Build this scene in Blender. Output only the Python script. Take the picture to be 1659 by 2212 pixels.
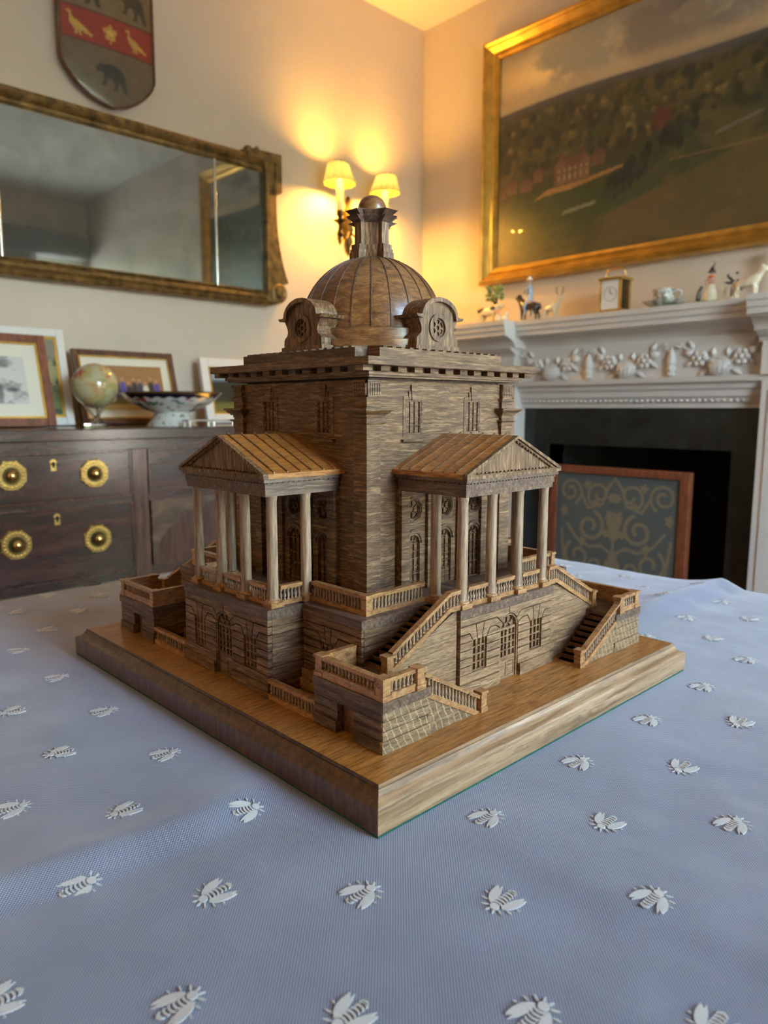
import bpy, bmesh, math, random
import numpy as np
from math import sin, cos, pi, radians, sqrt, atan2
from mathutils import Vector, Matrix
from mathutils.geometry import tessellate_polygon

for _o in list(bpy.data.objects):
    bpy.data.objects.remove(_o)
SCN = bpy.context.scene
COL = SCN.collection
random.seed(7)
RNG = np.random.RandomState(11)

# ------------------------------------------------------------------ camera
SC = 0.42                 # one model unit in metres (width of the base board)
ZT = 0.75                 # top of the tablecloth
ZM = ZT + 0.0021          # underside of the wooden base board (felt below)
cam_d = bpy.data.cameras.new('camera')
cam = bpy.data.objects.new('camera', cam_d)
COL.objects.link(cam)
_f, _pitch, _roll, _yaw = 1580.80, 0.1398, 0.0006, 0.8157
_cp = Vector((-1.1829*SC, -1.2586*SC, ZM + 0.6064*SC))
_fw = Vector((cos(_yaw)*cos(_pitch), sin(_yaw)*cos(_pitch), -sin(_pitch)))
_r = Vector((sin(_yaw), -cos(_yaw), 0))
_u = _r.cross(_fw)
_r2 = cos(_roll)*_r + sin(_roll)*_u
_u2 = -sin(_roll)*_r + cos(_roll)*_u
_m = Matrix((( _r2.x, _u2.x, -_fw.x, _cp.x), (_r2.y, _u2.y, -_fw.y, _cp.y), (_r2.z, _u2.z, -_fw.z, _cp.z), (0, 0, 0, 1)))
cam.matrix_world = _m
cam_d.sensor_fit = 'HORIZONTAL'
cam_d.sensor_width = 36.0
cam_d.lens = _f/1659*36.0
cam_d.shift_x = 25.02/1659
cam_d.clip_start = 0.02
cam_d.dof.use_dof = True
cam_d.dof.focus_distance = 0.56
cam_d.dof.aperture_fstop = 13.0
SCN.camera = cam

# ------------------------------------------------------------------ world, daylight, exposure
w = bpy.data.worlds.new('world'); SCN.world = w; w.use_nodes = True
_nt = w.node_tree; _bg = _nt.nodes['Background']
_sky = _nt.nodes.new('ShaderNodeTexSky')
_sky.sky_type = 'NISHITA'; _sky.sun_disc = False
_sky.sun_elevation = radians(42); _sky.sun_rotation = radians(20)
_sky.air_density = 1.0; _sky.dust_density = 1.5; _sky.ozone_density = 1.2
_wb = _nt.nodes.new('ShaderNodeMix'); _wb.data_type = 'RGBA'; _wb.blend_type = 'MULTIPLY'; _wb.inputs[0].default_value = 1
_wb.inputs[7].default_value = (1.0, 0.835, 0.735, 1)          # white balance of the photograph
_nt.links.new(_sky.outputs[0], _wb.inputs[6]); _nt.links.new(_wb.outputs[2], _bg.inputs[0]); _bg.inputs[1].default_value = 15.5
SCN.view_settings.view_transform = 'Standard'
SCN.view_settings.look = 'None'
SCN.view_settings.exposure = 0.0
SCN.view_settings.gamma = 1.0
SCN.view_settings.use_curve_mapping = False
SCN.cycles.use_denoising = True
SCN.cycles.max_bounces = 10
SCN.cycles.diffuse_bounces = 6
SCN.cycles.sample_clamp_indirect = 6.0

XW, YW, YF, XB, ZC = 2.75, 2.50, -2.30, -3.00, 3.10     # right wall, left wall, window wall, back wall, ceiling
WINS = [(-0.10, 1.15, 0.45, 2.50), (1.60, 2.66, 0.45, 2.50)]   # x0, x1, z0, z1 of the windows in the window wall
for i, (a, b, c, d) in enumerate(WINS):
    L = bpy.data.lights.new('window_daylight', 'AREA')
    L.shape = 'RECTANGLE'; L.size = b-a; L.size_y = d-c
    L.cycles.is_portal = True
    o = bpy.data.objects.new('window_daylight', L); COL.objects.link(o)
    o.location = ((a+b)/2, YF-0.12, (c+d)/2); o.rotation_euler = (radians(90), 0, 0)

# ------------------------------------------------------------------ small helpers
def lin(c):
    return tuple(((x/255)/12.92 if x/255 <= 0.04045 else ((x/255+0.055)/1.055)**2.4) for x in c)

def link(o, parent=None):
    COL.objects.link(o)
    if parent is not None:
        o.parent = parent
    return o

def top(o):
    while o.parent is not None:
        o = o.parent
    return o

def thing(name, label, cat, loc=(0, 0, 0), group=None):
    o = bpy.data.objects.new(name, None); COL.objects.link(o)
    o.empty_display_size = 0.05
    o.location = loc; o['label'] = label; o['category'] = cat
    if group: o['group'] = group
    return o

def tag(o, label, cat, group=None):
    o['label'] = label; o['category'] = cat
    if group: o['group'] = group
    return o

class MB:
    """collects geometry for ONE mesh object"""
    def __init__(s, xf=None):
        s.v = []; s.f = []; s.xf = xf
    def add(s, vs, fs):
        n = len(s.v)
        for p in vs:
            p = tuple(p)
            s.v.append(s.xf(*p) if s.xf else p)
        s.f += [tuple(i+n for i in f) for f in fs]
        return s
    def box(s, x0, x1, y0, y1, z0, z1):
        vs = [(x, y, z) for x in (x0, x1) for y in (y0, y1) for z in (z0, z1)]
        return s.add(vs, [(0, 1, 3, 2), (4, 6, 7, 5), (0, 4, 5, 1), (2, 3, 7, 6), (0, 2, 6, 4), (1, 5, 7, 3)])
    def bx(s, fr, u0, u1, d0, d1, z0, z1):
        vs = [fr(u, d, z) for u in (u0, u1) for d in (d0, d1) for z in (z0, z1)]
        return s.add(vs, [(0, 1, 3, 2), (4, 6, 7, 5), (0, 4, 5, 1), (2, 3, 7, 6), (0, 2, 6, 4), (1, 5, 7, 3)])
    def prism(s, fr, poly, d0, d1, holes=()):
        loops = [list(poly)] + [list(h) for h in holes]
        pts = [p for l in loops for p in l]
        n = len(pts)
        tris = tessellate_polygon([[Vector((p[0], p[1], 0)) for p in l] for l in loops])
        vs = [fr(p[0], d0, p[1]) for p in pts] + [fr(p[0], d1, p[1]) for p in pts]
        fs = [tuple(t) for t in tris] + [tuple(i+n for i in reversed(t)) for t in tris]
        k = 0
        for l in loops:
            m = len(l)
            for i in range(m):
                a, b = k+i, k+(i+1) % m
                fs.append((a, b, b+n, a+n))
            k += m
        return s.add(vs, fs)
    def loft(s, rings, cap=True, closed=True):
        n = len(rings[0]); vs = [p for r in rings for p in r]; fs = []
        for k in range(len(rings)-1):
            for i in range(n if closed else n-1):
                a, b = k*n+i, k*n+(i+1) % n
                fs.append((a, b, b+n, a+n))
        if cap and closed:
            fs.append(tuple(range(n)))
            fs.append(tuple(range((len(rings)-1)*n, len(rings)*n)))
        return s.add(vs, fs)
    def lathe(s, prof, c=(0, 0, 0), n=16, axis='z', a0=0.0):
        rings = []
        for r, z in prof:
            ring = []
            for i in range(n):
                t = a0+2*pi*i/n
                if axis == 'z': q = (c[0]+r*cos(t), c[1]+r*sin(t), c[2]+z)
                elif axis == 'y': q = (c[0]+r*cos(t), c[1]+z, c[2]+r*sin(t))
                else: q = (c[0]+z, c[1]+r*cos(t), c[2]+r*sin(t))
                ring.append(q)
            rings.append(ring)
        return s.loft(rings)
    def ball(s, c, rx, ry=None, rz=None, n=12, m=8):
        ry = ry or rx; rz = rz or rx
        rings = []
        for k in range(1, m):
            t = pi*k/m
            rings.append([(c[0]+rx*sin(t)*cos(2*pi*i/n), c[1]+ry*sin(t)*sin(2*pi*i/n), c[2]-rz*cos(t)) for i in range(n)])
        return s.loft(rings)
    def tube(s, path, r, n=8):
        P = [Vector(p) for p in path]; rings = []
        R_ = r if isinstance(r, (list, tuple)) else [r]*len(P)
        for i, p in enumerate(P):
            t = (P[min(i+1, len(P)-1)]-P[max(i-1, 0)]).normalized()
            h = Vector((0, 0, 1)) if abs(t.z) < 0.9 else Vector((1, 0, 0))
            a = t.cross(h).normalized(); b = t.cross(a)
            rings.append([tuple(p+R_[i]*(cos(2*pi*k/n)*a+sin(2*pi*k/n)*b)) for k in range(n)])
        return s.loft(rings)
    def bar(s, p0, p1, wd, zlo, zhi):
        a, b = Vector(p0), Vector(p1)
        t = Vector((b.x-a.x, b.y-a.y, 0)).normalized(); q = Vector((-t.y, t.x, 0))*wd/2
        vs = []
        for p in (a, b):
            for sg in (-1, 1):
                for z in (zlo, zhi):
                    vs.append(tuple(p+sg*q+Vector((0, 0, z))))
        return s.add(vs, [(0, 1, 3, 2), (4, 6, 7, 5), (0, 4, 5, 1), (2, 3, 7, 6), (0, 2, 6, 4), (1, 5, 7, 3)])
    def mesh(s, name, off=(0, 0, 0), smooth=None, scale=1.0):
        me = bpy.data.meshes.new(name)
        V = np.array(s.v, float)*scale-np.array(off)
        me.from_pydata([tuple(p) for p in V], [], s.f)
        bm = bmesh.new(); bm.from_mesh(me)
        bmesh.ops.recalc_face_normals(bm, faces=bm.faces)
        bm.to_mesh(me); bm.free()
        if smooth is not None:
            me.polygons.foreach_set('use_smooth', [True]*len(me.polygons))
            me.set_sharp_from_angle(angle=radians(smooth))
        return me
    def build(s, name, mat, parent=None, smooth=None, bev=None, off=None):
        if off is None:
            off = tuple(top(parent).location) if parent is not None else (0, 0, 0)
        me = s.mesh(name, off, smooth)
        if mat: me.materials.append(mat)
        o = bpy.data.objects.new(name, me); link(o, parent)
        if bev:
            b = o.modifiers.new('bevel', 'BEVEL'); b.width = bev; b.segments = 2; b.limit_method = 'ANGLE'; b.angle_limit = radians(40)
        return o
    def struct(s, name, mat, smooth=None):
        o = s.build(name, mat, None, smooth); o['kind'] = 'structure'; return o

def inset(poly, g):
    """move the edges of a simple polygon inwards by g"""
    n = len(poly); A = sum(poly[i][0]*poly[(i+1) % n][1]-poly[(i+1) % n][0]*poly[i][1] for i in range(n))
    sg = 1 if A > 0 else -1
    out = []
    for i in range(n):
        p0, p1, p2 = Vector(poly[i-1]), Vector(poly[i]), Vector(poly[(i+1) % n])
        e1 = (p1-p0).normalized(); e2 = (p2-p1).normalized()
        n1 = Vector((-e1.y, e1.x))*sg; n2 = Vector((-e2.y, e2.x))*sg
        k = 1+n1.dot(n2)
        q = p1+(n1+n2)*(g/max(k, 0.35))
        out.append((q.x, q.y))
    return out

def arc(cx, cz, r, a0, a1, n, rz=None):
    rz = r if rz is None else rz
    return [(cx+r*cos(a0+(a1-a0)*i/n), cz+rz*sin(a0+(a1-a0)*i/n)) for i in range(n+1)]

# ------------------------------------------------------------------ materials
def mat_new(name):
    m = bpy.data.materials.new(name); m.use_nodes = True
    nt = m.node_tree
    return m, nt, nt.nodes['Principled BSDF']

def plain(name, col, rough=0.5, metal=0.0, spec=0.5, noise=0.0, nscale=30, bump=0.0, coat=0.0):
    m, nt, b = mat_new(name)
    b.inputs['Base Color'].default_value = (*col, 1)
    b.inputs['Roughness'].default_value = rough
    b.inputs['Metallic'].default_value = metal
    b.inputs['Specular IOR Level'].default_value = spec
    b.inputs['Coat Weight'].default_value = coat
    if noise or bump:
        tc = nt.nodes.new('ShaderNodeTexCoord'); nz = nt.nodes.new('ShaderNodeTexNoise')
        nz.inputs['Scale'].default_value = nscale; nz.inputs['Detail'].default_value = 6
        nt.links.new(tc.outputs['Object'], nz.inputs['Vector'])
        if noise:
            r = nt.nodes.new('ShaderNodeValToRGB')
            r.color_ramp.elements[0].position = 0.3; r.color_ramp.elements[1].position = 0.7
            r.color_ramp.elements[0].color = (*[c*(1-noise) for c in col], 1)
            r.color_ramp.elements[1].color = (*[min(1, c*(1+noise)) for c in col], 1)
            nt.links.new(nz.outputs['Fac'], r.inputs['Fac']); nt.links.new(r.outputs['Color'], b.inputs['Base Color'])
        if bump:
            bp = nt.nodes.new('ShaderNodeBump'); bp.inputs['Strength'].default_value = bump; bp.inputs['Distance'].default_value = 0.002
            nt.links.new(nz.outputs['Fac'], bp.inputs['Height']); nt.links.new(bp.outputs['Normal'], b.inputs['Normal'])
    return m

def wood(name, dark, mid, light, sc=(35, 35, 260), rough=0.45, bump=0.25, wave=0.0, pores=0.35, fleck=0.0, coat=0.0, bdist=0.0006, vary=0.10, wfreq=90, streak=0.0, gr=.62):
    """stretched-noise timber: sc = noise cells per metre along x, y, z; wave = sideways wander of the grain in metres"""
    m, nt, b = mat_new(name); N = nt.nodes.new; Lk = nt.links.new
    tc = N('ShaderNodeTexCoord'); mp = N('ShaderNodeMapping'); mp.inputs['Scale'].default_value = sc
    oi = N('ShaderNodeObjectInfo')
    ad = N('ShaderNodeVectorMath'); ad.operation = 'ADD'
    Lk(tc.outputs['Object'], ad.inputs[0]); Lk(oi.outputs['Random'], ad.inputs[1])
    vec = ad.outputs[0]
    if wave:
        wn = N('ShaderNodeTexNoise'); wn.inputs['Scale'].default_value = wfreq; wn.inputs['Detail'].default_value = 2; Lk(vec, wn.inputs['Vector'])
        sb_ = N('ShaderNodeVectorMath'); sb_.operation = 'SUBTRACT'; sb_.inputs[1].default_value = (.5, .5, .5); Lk(wn.outputs['Color'], sb_.inputs[0])
        sc_ = N('ShaderNodeVectorMath'); sc_.operation = 'SCALE'; sc_.inputs['Scale'].default_value = wave; Lk(sb_.outputs[0], sc_.inputs[0])
        a2 = N('ShaderNodeVectorMath'); a2.operation = 'ADD'; Lk(vec, a2.inputs[0]); Lk(sc_.outputs[0], a2.inputs[1]); vec = a2.outputs[0]
    Lk(vec, mp.inputs['Vector'])
    n1 = N('ShaderNodeTexNoise'); n1.inputs['Scale'].default_value = 1.0; n1.inputs['Detail'].default_value = 7; n1.inputs['Roughness'].default_value = gr; n1.inputs['Distortion'].default_value = 0.4
    Lk(mp.outputs[0], n1.inputs['Vector'])
    n2 = N('ShaderNodeTexNoise'); n2.inputs['Scale'].default_value = 3.3; n2.inputs['Detail'].default_value = 3
    Lk(mp.outputs[0], n2.inputs['Vector'])
    rp = N('ShaderNodeValToRGB'); e = rp.color_ramp.elements
    e[0].position = 0.33; e[0].color = (*dark, 1); e[1].position = 0.68; e[1].color = (*light, 1)
    k = e.new(0.5); k.color = (*mid, 1)
    Lk(n1.outputs['Fac'], rp.inputs['Fac'])
    r2 = N('ShaderNodeValToRGB'); r2.color_ramp.elements[0].position = 0.36; r2.color_ramp.elements[1].position = 0.48
    r2.color_ramp.elements[0].color = (1-pores, 1-pores, 1-pores, 1); r2.color_ramp.elements[1].color = (1, 1, 1, 1)
    Lk(n2.outputs['Fac'], r2.inputs['Fac'])
    mx = N('ShaderNodeMix'); mx.data_type = 'RGBA'; mx.blend_type = 'MULTIPLY'; mx.inputs[0].default_value = 1
    Lk(rp.outputs['Color'], mx.inputs[6]); Lk(r2.outputs['Color'], mx.inputs[7])
    last = mx.outputs[2]
    if fleck:
        m2 = N('ShaderNodeMapping'); m2.inputs['Scale'].default_value = tuple(x*0.8 for x in sc); m2.inputs['Location'].default_value = (3.1, 7.7, 1.3); m2.inputs['Rotation'].default_value = (.10, .10, 0)
        Lk(vec, m2.inputs['Vector'])
        wv = N('ShaderNodeTexNoise'); wv.inputs['Scale'].default_value = .8; wv.inputs['Detail'].default_value = 2; wv.inputs['Distortion'].default_value = .6; Lk(m2.outputs[0], wv.inputs['Vector'])
        r3 = N('ShaderNodeValToRGB'); r3.color_ramp.elements[0].position = 0.62; r3.color_ramp.elements[1].position = 0.70
        r3.color_ramp.elements[0].color = (0, 0, 0, 1); r3.color_ramp.elements[1].color = (fleck, fleck, fleck, 1)
        Lk(wv.outputs['Fac'], r3.inputs['Fac'])
        m3 = N('ShaderNodeMix'); m3.data_type = 'RGBA'; m3.blend_type = 'MIX'
        Lk(r3.outputs['Color'], m3.inputs[0]); Lk(last, m3.inputs[6]); m3.inputs[7].default_value = (*[min(1, c*1.45) for c in light], 1)
        last = m3.outputs[2]
    if streak:
        m4 = N('ShaderNodeMapping'); m4.inputs['Rotation'].default_value = (0, radians(24), 0); Lk(tc.outputs['Object'], m4.inputs['Vector'])
        w4 = N('ShaderNodeTexWave'); w4.wave_type = 'BANDS'; w4.bands_direction = 'X'; w4.inputs['Scale'].default_value = 52; w4.inputs['Distortion'].default_value = 2.2; w4.inputs['Detail'].default_value = 2; w4.inputs['Detail Scale'].default_value = 3
        Lk(m4.outputs[0], w4.inputs['Vector'])
        r4 = N('ShaderNodeValToRGB'); r4.color_ramp.elements[0].position = .93; r4.color_ramp.elements[1].position = .985; r4.color_ramp.elements[0].color = (0, 0, 0, 1); r4.color_ramp.elements[1].color = (streak, streak, streak, 1); Lk(w4.outputs['Fac'], r4.inputs['Fac'])
        m5 = N('ShaderNodeMix'); m5.data_type = 'RGBA'; Lk(r4.outputs['Color'], m5.inputs[0]); Lk(last, m5.inputs[6]); m5.inputs[7].default_value = (*[min(1, c*1.5) for c in light], 1); last = m5.outputs[2]
    hv = N('ShaderNodeHueSaturation')
    mr = N('ShaderNodeMapRange'); mr.inputs['To Min'].default_value = 1-vary; mr.inputs['To Max'].default_value = 1+vary
    Lk(oi.outputs['Random'], mr.inputs['Value']); Lk(mr.outputs[0], hv.inputs['Value']); Lk(last, hv.inputs['Color'])
    Lk(hv.outputs[0], b.inputs['Base Color'])
    b.inputs['Roughness'].default_value = rough; b.inputs['Coat Weight'].default_value = coat; b.inputs['Coat Roughness'].default_value = 0.2
    if bump:
        s = N('ShaderNodeMath'); s.operation = 'ADD'
        Lk(n1.outputs['Fac'], s.inputs[0]); Lk(n2.outputs['Fac'], s.inputs[1])
        bp = N('ShaderNodeBump'); bp.inputs['Strength'].default_value = bump; bp.inputs['Distance'].default_value = bdist
        Lk(s.outputs[0], bp.inputs['Height']); Lk(bp.outputs['Normal'], b.inputs['Normal'])
    return m

def attr_mat(name, rough=0.5, coat=0.0, bump=0.0, spec=0.5):
    m, nt, b = mat_new(name)
    a = nt.nodes.new('ShaderNodeAttribute'); a.attribute_name = 'Col'
    nt.links.new(a.outputs['Color'], b.inputs['Base Color'])
    b.inputs['Roughness'].default_value = rough; b.inputs['Coat Weight'].default_value = coat; b.inputs['Specular IOR Level'].default_value = spec
    if bump:
        tc = nt.nodes.new('ShaderNodeTexCoord'); nz = nt.nodes.new('ShaderNodeTexNoise'); nz.inputs['Scale'].default_value = 300
        bp = nt.nodes.new('ShaderNodeBump'); bp.inputs['Strength'].default_value = bump; bp.inputs['Distance'].default_value = 0.001
        nt.links.new(tc.outputs['Object'], nz.inputs['Vector']); nt.links.new(nz.outputs['Fac'], bp.inputs['Height']); nt.links.new(bp.outputs['Normal'], b.inputs['Normal'])
    return m

OD, OM, OL = (0.040, 0.016, 0.006), (0.150, 0.075, 0.030), (0.355, 0.220, 0.112)
M = {}
M['oak_wall'] = wood('oak_wall', OD, OM, OL, (38, 38, 500), 0.5, 0.55, .0034, 0.5, 0.5, bdist=0.0008, wfreq=80, gr=.72)
M['oak_course'] = wood('oak_course', OD, OM, [c*.9 for c in OL], (34, 34, 460), 0.5, 0.4, .0024, 0.45, 0.35, bdist=0.0006, wfreq=70, gr=.70)
M['oak_upright'] = wood('oak_upright', OD, OM, OL, (420, 420, 30), 0.5, 0.3, .002, 0.5, 0.0)
M['oak_column'] = wood('oak_column', (0.16, 0.095, 0.055), (0.31, 0.205, 0.125), (0.45, 0.32, 0.21), (480, 480, 22), 0.42, 0.2, .0012, 0.4, 0.0)
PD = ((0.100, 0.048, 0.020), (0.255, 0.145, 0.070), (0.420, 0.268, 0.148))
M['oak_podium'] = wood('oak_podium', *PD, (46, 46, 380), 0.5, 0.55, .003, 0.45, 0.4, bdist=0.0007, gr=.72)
M['oak_fleck'] = wood('oak_fleck', (0.085, 0.046, 0.020), (0.205, 0.125, 0.060), (0.340, 0.230, 0.125), (46, 46, 380), 0.5, 0.55, .003, 0.45, 0.3, bdist=0.0007, gr=.72, streak=.75)
ED = ((0.046, 0.024, 0.015), (0.110, 0.062, 0.038), (0.215, 0.138, 0.090))
M['oak_end'] = wood('oak_end', *ED, (330, 26, 330), 0.45, 0.2, .003, 0.4, 0.45)          # grain runs along y
M['oak_end_x'] = wood('oak_end_x', *ED, (26, 330, 330), 0.45, 0.2, .003, 0.4, 0.45)      # grain runs along x
M['oak_rail'] = wood('oak_rail', (0.19, 0.080, 0.028), (0.37, 0.182, 0.066), (0.50, 0.285, 0.122), (150, 150, 380), 0.36, 0.12, .001, 0.3, 0.0, 0.25)  # orange of the warm light put into rails, roofs and base top
M['oak_roof_w'] = wood('oak_roof_w', (0.18, 0.064, 0.014), (0.36, 0.140, 0.030), (0.52, 0.235, 0.060), (60, 420, 420), 0.34, 0.2, .002, 0.4, 0.12, 0.3)
M['oak_roof_s'] = wood('oak_roof_s', (0.21, 0.074, 0.014), (0.42, 0.170, 0.034), (0.60, 0.290, 0.075), (420, 60, 420), 0.34, 0.2, .002, 0.4, 0.12, 0.3)
M['oak_base'] = wood('oak_base', (0.17, 0.062, 0.013), (0.37, 0.152, 0.030), (0.51, 0.238, 0.058), (32, 420, 420), 0.36, 0.12, .0012, 0.45, 0.1, 0.25)  # warm overhead light put into this golden tone too
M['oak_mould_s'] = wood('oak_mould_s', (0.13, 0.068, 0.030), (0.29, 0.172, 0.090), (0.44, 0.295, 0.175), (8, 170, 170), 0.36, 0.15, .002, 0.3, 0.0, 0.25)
M['oak_mould_w'] = wood('oak_mould_w', (0.036, 0.013, 0.003), (0.078, 0.031, 0.008), (0.130, 0.058, 0.017), (190, 190, 60), 0.36, 0.15, .004, 0.3, 0.3, 0.25)  # end grain, darkened further for the shade on the west side
M['oak_dome'] = wood('oak_dome', (0.085, 0.034, 0.010), (0.205, 0.092, 0.030), (0.34, 0.170, 0.062), (70, 70, 330), 0.34, 0.25, .012, 0.35, 0.2, 0.35, wfreq=45)
M['oak_step'] = wood('oak_step', (0.07, 0.030, 0.012), (0.15, 0.068, 0.026), (0.22, 0.11, 0.045), (60, 240, 240), 0.45, 0.2, .001, 0.3, 0.0)
M['felt'] = plain('green_felt', (0.006, 0.075, 0.055), 0.95, noise=0.3, nscale=500)
M['wall'] = plain('plaster_wall', (0.62, 0.53, 0.44), 0.75, noise=0.035, nscale=3.5, bump=0.06)
M['ceiling'] = plain('ceiling_paint', (0.76, 0.72, 0.64), 0.85, noise=0.02, nscale=3)
M['white_paint'] = plain('mantel_paint', (0.60, 0.56, 0.52), 0.42, noise=0.03, nscale=9, bump=0.05)
M['floor'] = wood('floor_boards', (0.06, 0.03, 0.015), (0.13, 0.07, 0.035), (0.2, 0.11, 0.06), (5, 60, 60), 0.4, 0.1)
M['black_marble'] = plain('black_marble', (0.010, 0.012, 0.011), 0.28, noise=0.7, nscale=14)
M['soot'] = plain('soot', (0.004, 0.004, 0.004), 0.95)
M['mahogany'] = wood('mahogany', (0.022, 0.0075, 0.0050), (0.046, 0.016, 0.010), (0.080, 0.030, 0.018), (5, 5, 22), 0.20, 0.0, .05, 0.10, 0.0, 0.6, wfreq=6)
M['mahogany_v'] = wood('mahogany_upright', (0.032, 0.011, 0.007), (0.066, 0.025, 0.015), (0.105, 0.043, 0.026), (60, 60, 5), 0.20, 0.0, .01, 0.12, 0.0, 0.6, wfreq=10)
M['brass'] = plain('brass', (0.72, 0.50, 0.17), 0.24, 1.0, noise=0.2, nscale=60)
M['dark_brass'] = plain('dark_brass', (0.085, 0.055, 0.022), 0.42, 1.0, noise=0.3, nscale=60)
M['recess_dark'] = plain('recess_dark_metal', (0.045, 0.030, 0.012), 0.45, 1.0)  # dark tone for the shade inside the pull grooves
M['gilt'] = plain('gilt', (0.58, 0.33, 0.065), 0.33, 0.85, noise=0.25, nscale=14, bump=0.1)
M['old_gilt'] = plain('old_gilt', (0.165, 0.098, 0.032), 0.45, 0.55, noise=0.65, nscale=26, bump=0.6)
M['china'] = plain('white_china', (0.74, 0.74, 0.73), 0.2, coat=0.4)
M['cream_china'] = plain('cream_china', (0.66, 0.58, 0.42), 0.25, noise=0.15, nscale=40, coat=0.3)
M['green_china'] = plain('green_china', (0.17, 0.25, 0.08), 0.3, noise=0.5, nscale=120, coat=0.3)
M['dark_china'] = plain('dark_china', (0.035, 0.027, 0.026), 0.25, noise=0.6, nscale=40, coat=0.3)
M['pink_china'] = plain('pink_china', (0.52, 0.30, 0.24), 0.3, noise=0.4, nscale=90, coat=0.3)
M['blue_china'] = plain('blue_china', (0.36, 0.42, 0.50), 0.3, noise=0.4, nscale=90, coat=0.3)
M['orange_china'] = plain('orange_china', (0.50, 0.13, 0.04), 0.3, coat=0.3)
M['silver'] = plain('silver', (0.68, 0.66, 0.62), 0.22, 1.0, noise=0.1, nscale=40)
M['frame_brown'] = wood('frame_brown', (0.085, 0.022, 0.010), (0.155, 0.045, 0.020), (0.22, 0.075, 0.035), (90, 90, 12), 0.3, 0.05, .004, 0.2, 0.0, 0.4)
M['frame_dark'] = wood('frame_dark', (0.05, 0.020, 0.010), (0.10, 0.042, 0.022), (0.15, 0.07, 0.035), (60, 60, 30), 0.3, 0.05, .004, 0.2, 0.0, 0.4)
M['frame_white'] = plain('frame_white', (0.72, 0.71, 0.68), 0.4)
M['mount'] = plain('picture_mount', (0.72, 0.68, 0.56), 0.7)
M['print'] = attr_mat('printed_picture', 0.35, 0.2)
M['oil_paint'] = attr_mat('oil_paint', 0.38, 0.25, 0.25)
M['shield_paint'] = attr_mat('shield_paint', 0.42, 0.15)
M['tapestry'] = attr_mat('tapestry', 0.8, 0.35)
M['glazed'] = attr_mat('glazed_ware', 0.15, 0.5)

def glass(name, tint=(1, 1, 1), gl=0.08):
    m = bpy.data.materials.new(name); m.use_nodes = True; nt = m.node_tree; nt.nodes.clear()
    o = nt.nodes.new('ShaderNodeOutputMaterial'); t = nt.nodes.new('ShaderNodeBsdfTransparent'); g = nt.nodes.new('ShaderNodeBsdfGlossy')
    g.inputs['Roughness'].default_value = 0.02; t.inputs[0].default_value = (*tint, 1)
    x = nt.nodes.new('ShaderNodeMixShader'); x.inputs[0].default_value = gl
    nt.links.new(t.outputs[0], x.inputs[1]); nt.links.new(g.outputs[0], x.inputs[2]); nt.links.new(x.outputs[0], o.inputs[0])
    return m
M['pane'] = glass('window_glass', (0.93, 0.96, 0.95))
m, nt, b = mat_new('clear_acrylic'); b.inputs['Transmission Weight'].default_value = 1; b.inputs['Roughness'].default_value = 0.03; b.inputs['IOR'].default_value = 1.45
M['acrylic'] = m

def mirror_mat():
    m = bpy.data.materials.new('old_mirror'); m.use_nodes = True; nt = m.node_tree; nt.nodes.clear(); N = nt.nodes.new; Lk = nt.links.new
    o = N('ShaderNodeOutputMaterial'); g = N('ShaderNodeBsdfGlossy'); d = N('ShaderNodeBsdfDiffuse'); x = N('ShaderNodeMixShader')
    g.inputs['Roughness'].default_value = 0.035; g.inputs['Color'].default_value = (0.50, 0.56, 0.54, 1)
    tc = N('ShaderNodeTexCoord'); nz = N('ShaderNodeTexNoise'); nz.inputs['Scale'].default_value = 5; nz.inputs['Detail'].default_value = 7; nz.inputs['Distortion'].default_value = 0.6
    r = N('ShaderNodeValToRGB'); r.color_ramp.elements[0].position = 0.35; r.color_ramp.elements[1].position = 0.75
    r.color_ramp.elements[0].color = (0.10, 0.10, 0.10, 1); r.color_ramp.elements[1].color = (0.42, 0.42, 0.42, 1)
    d.inputs['Color'].default_value = (0.12, 0.14, 0.14, 1)
    Lk(tc.outputs['Object'], nz.inputs['Vector']); Lk(nz.outputs['Fac'], r.inputs['Fac']); Lk(r.outputs[0], x.inputs[0])
    Lk(g.outputs[0], x.inputs[1]); Lk(d.outputs[0], x.inputs[2]); Lk(x.outputs[0], o.inputs[0])
    return m
M['mirror'] = mirror_mat()

def emit(name, col, s):
    m = bpy.data.materials.new(name); m.use_nodes = True; nt = m.node_tree; nt.nodes.clear()
    o = nt.nodes.new('ShaderNodeOutputMaterial'); e = nt.nodes.new('ShaderNodeEmission'); e.inputs[0].default_value = (*col, 1); e.inputs[1].default_value = s
    nt.links.new(e.outputs[0], o.inputs[0]); return m
M['bulb'] = emit('bulb', (1.0, 0.62, 0.25), 12)
def shade_mat():
    m = bpy.data.materials.new('silk_shade'); m.use_nodes = True; nt = m.node_tree; nt.nodes.clear(); N = nt.nodes.new
    o = N('ShaderNodeOutputMaterial'); t = N('ShaderNodeBsdfTranslucent'); d = N('ShaderNodeBsdfDiffuse'); x = N('ShaderNodeMixShader'); x.inputs[0].default_value = 0.35
    t.inputs[0].default_value = (0.014, 0.019, 0.021, 1); d.inputs[0].default_value = (0.25, 0.16, 0.03, 1)
    nt.links.new(t.outputs[0], x.inputs[1]); nt.links.new(d.outputs[0], x.inputs[2]); nt.links.new(x.outputs[0], o.inputs[0]); return m
M['shade'] = shade_mat()
M['candle'] = plain('candle_sleeve', (0.80, 0.70, 0.45), 0.5)

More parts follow.
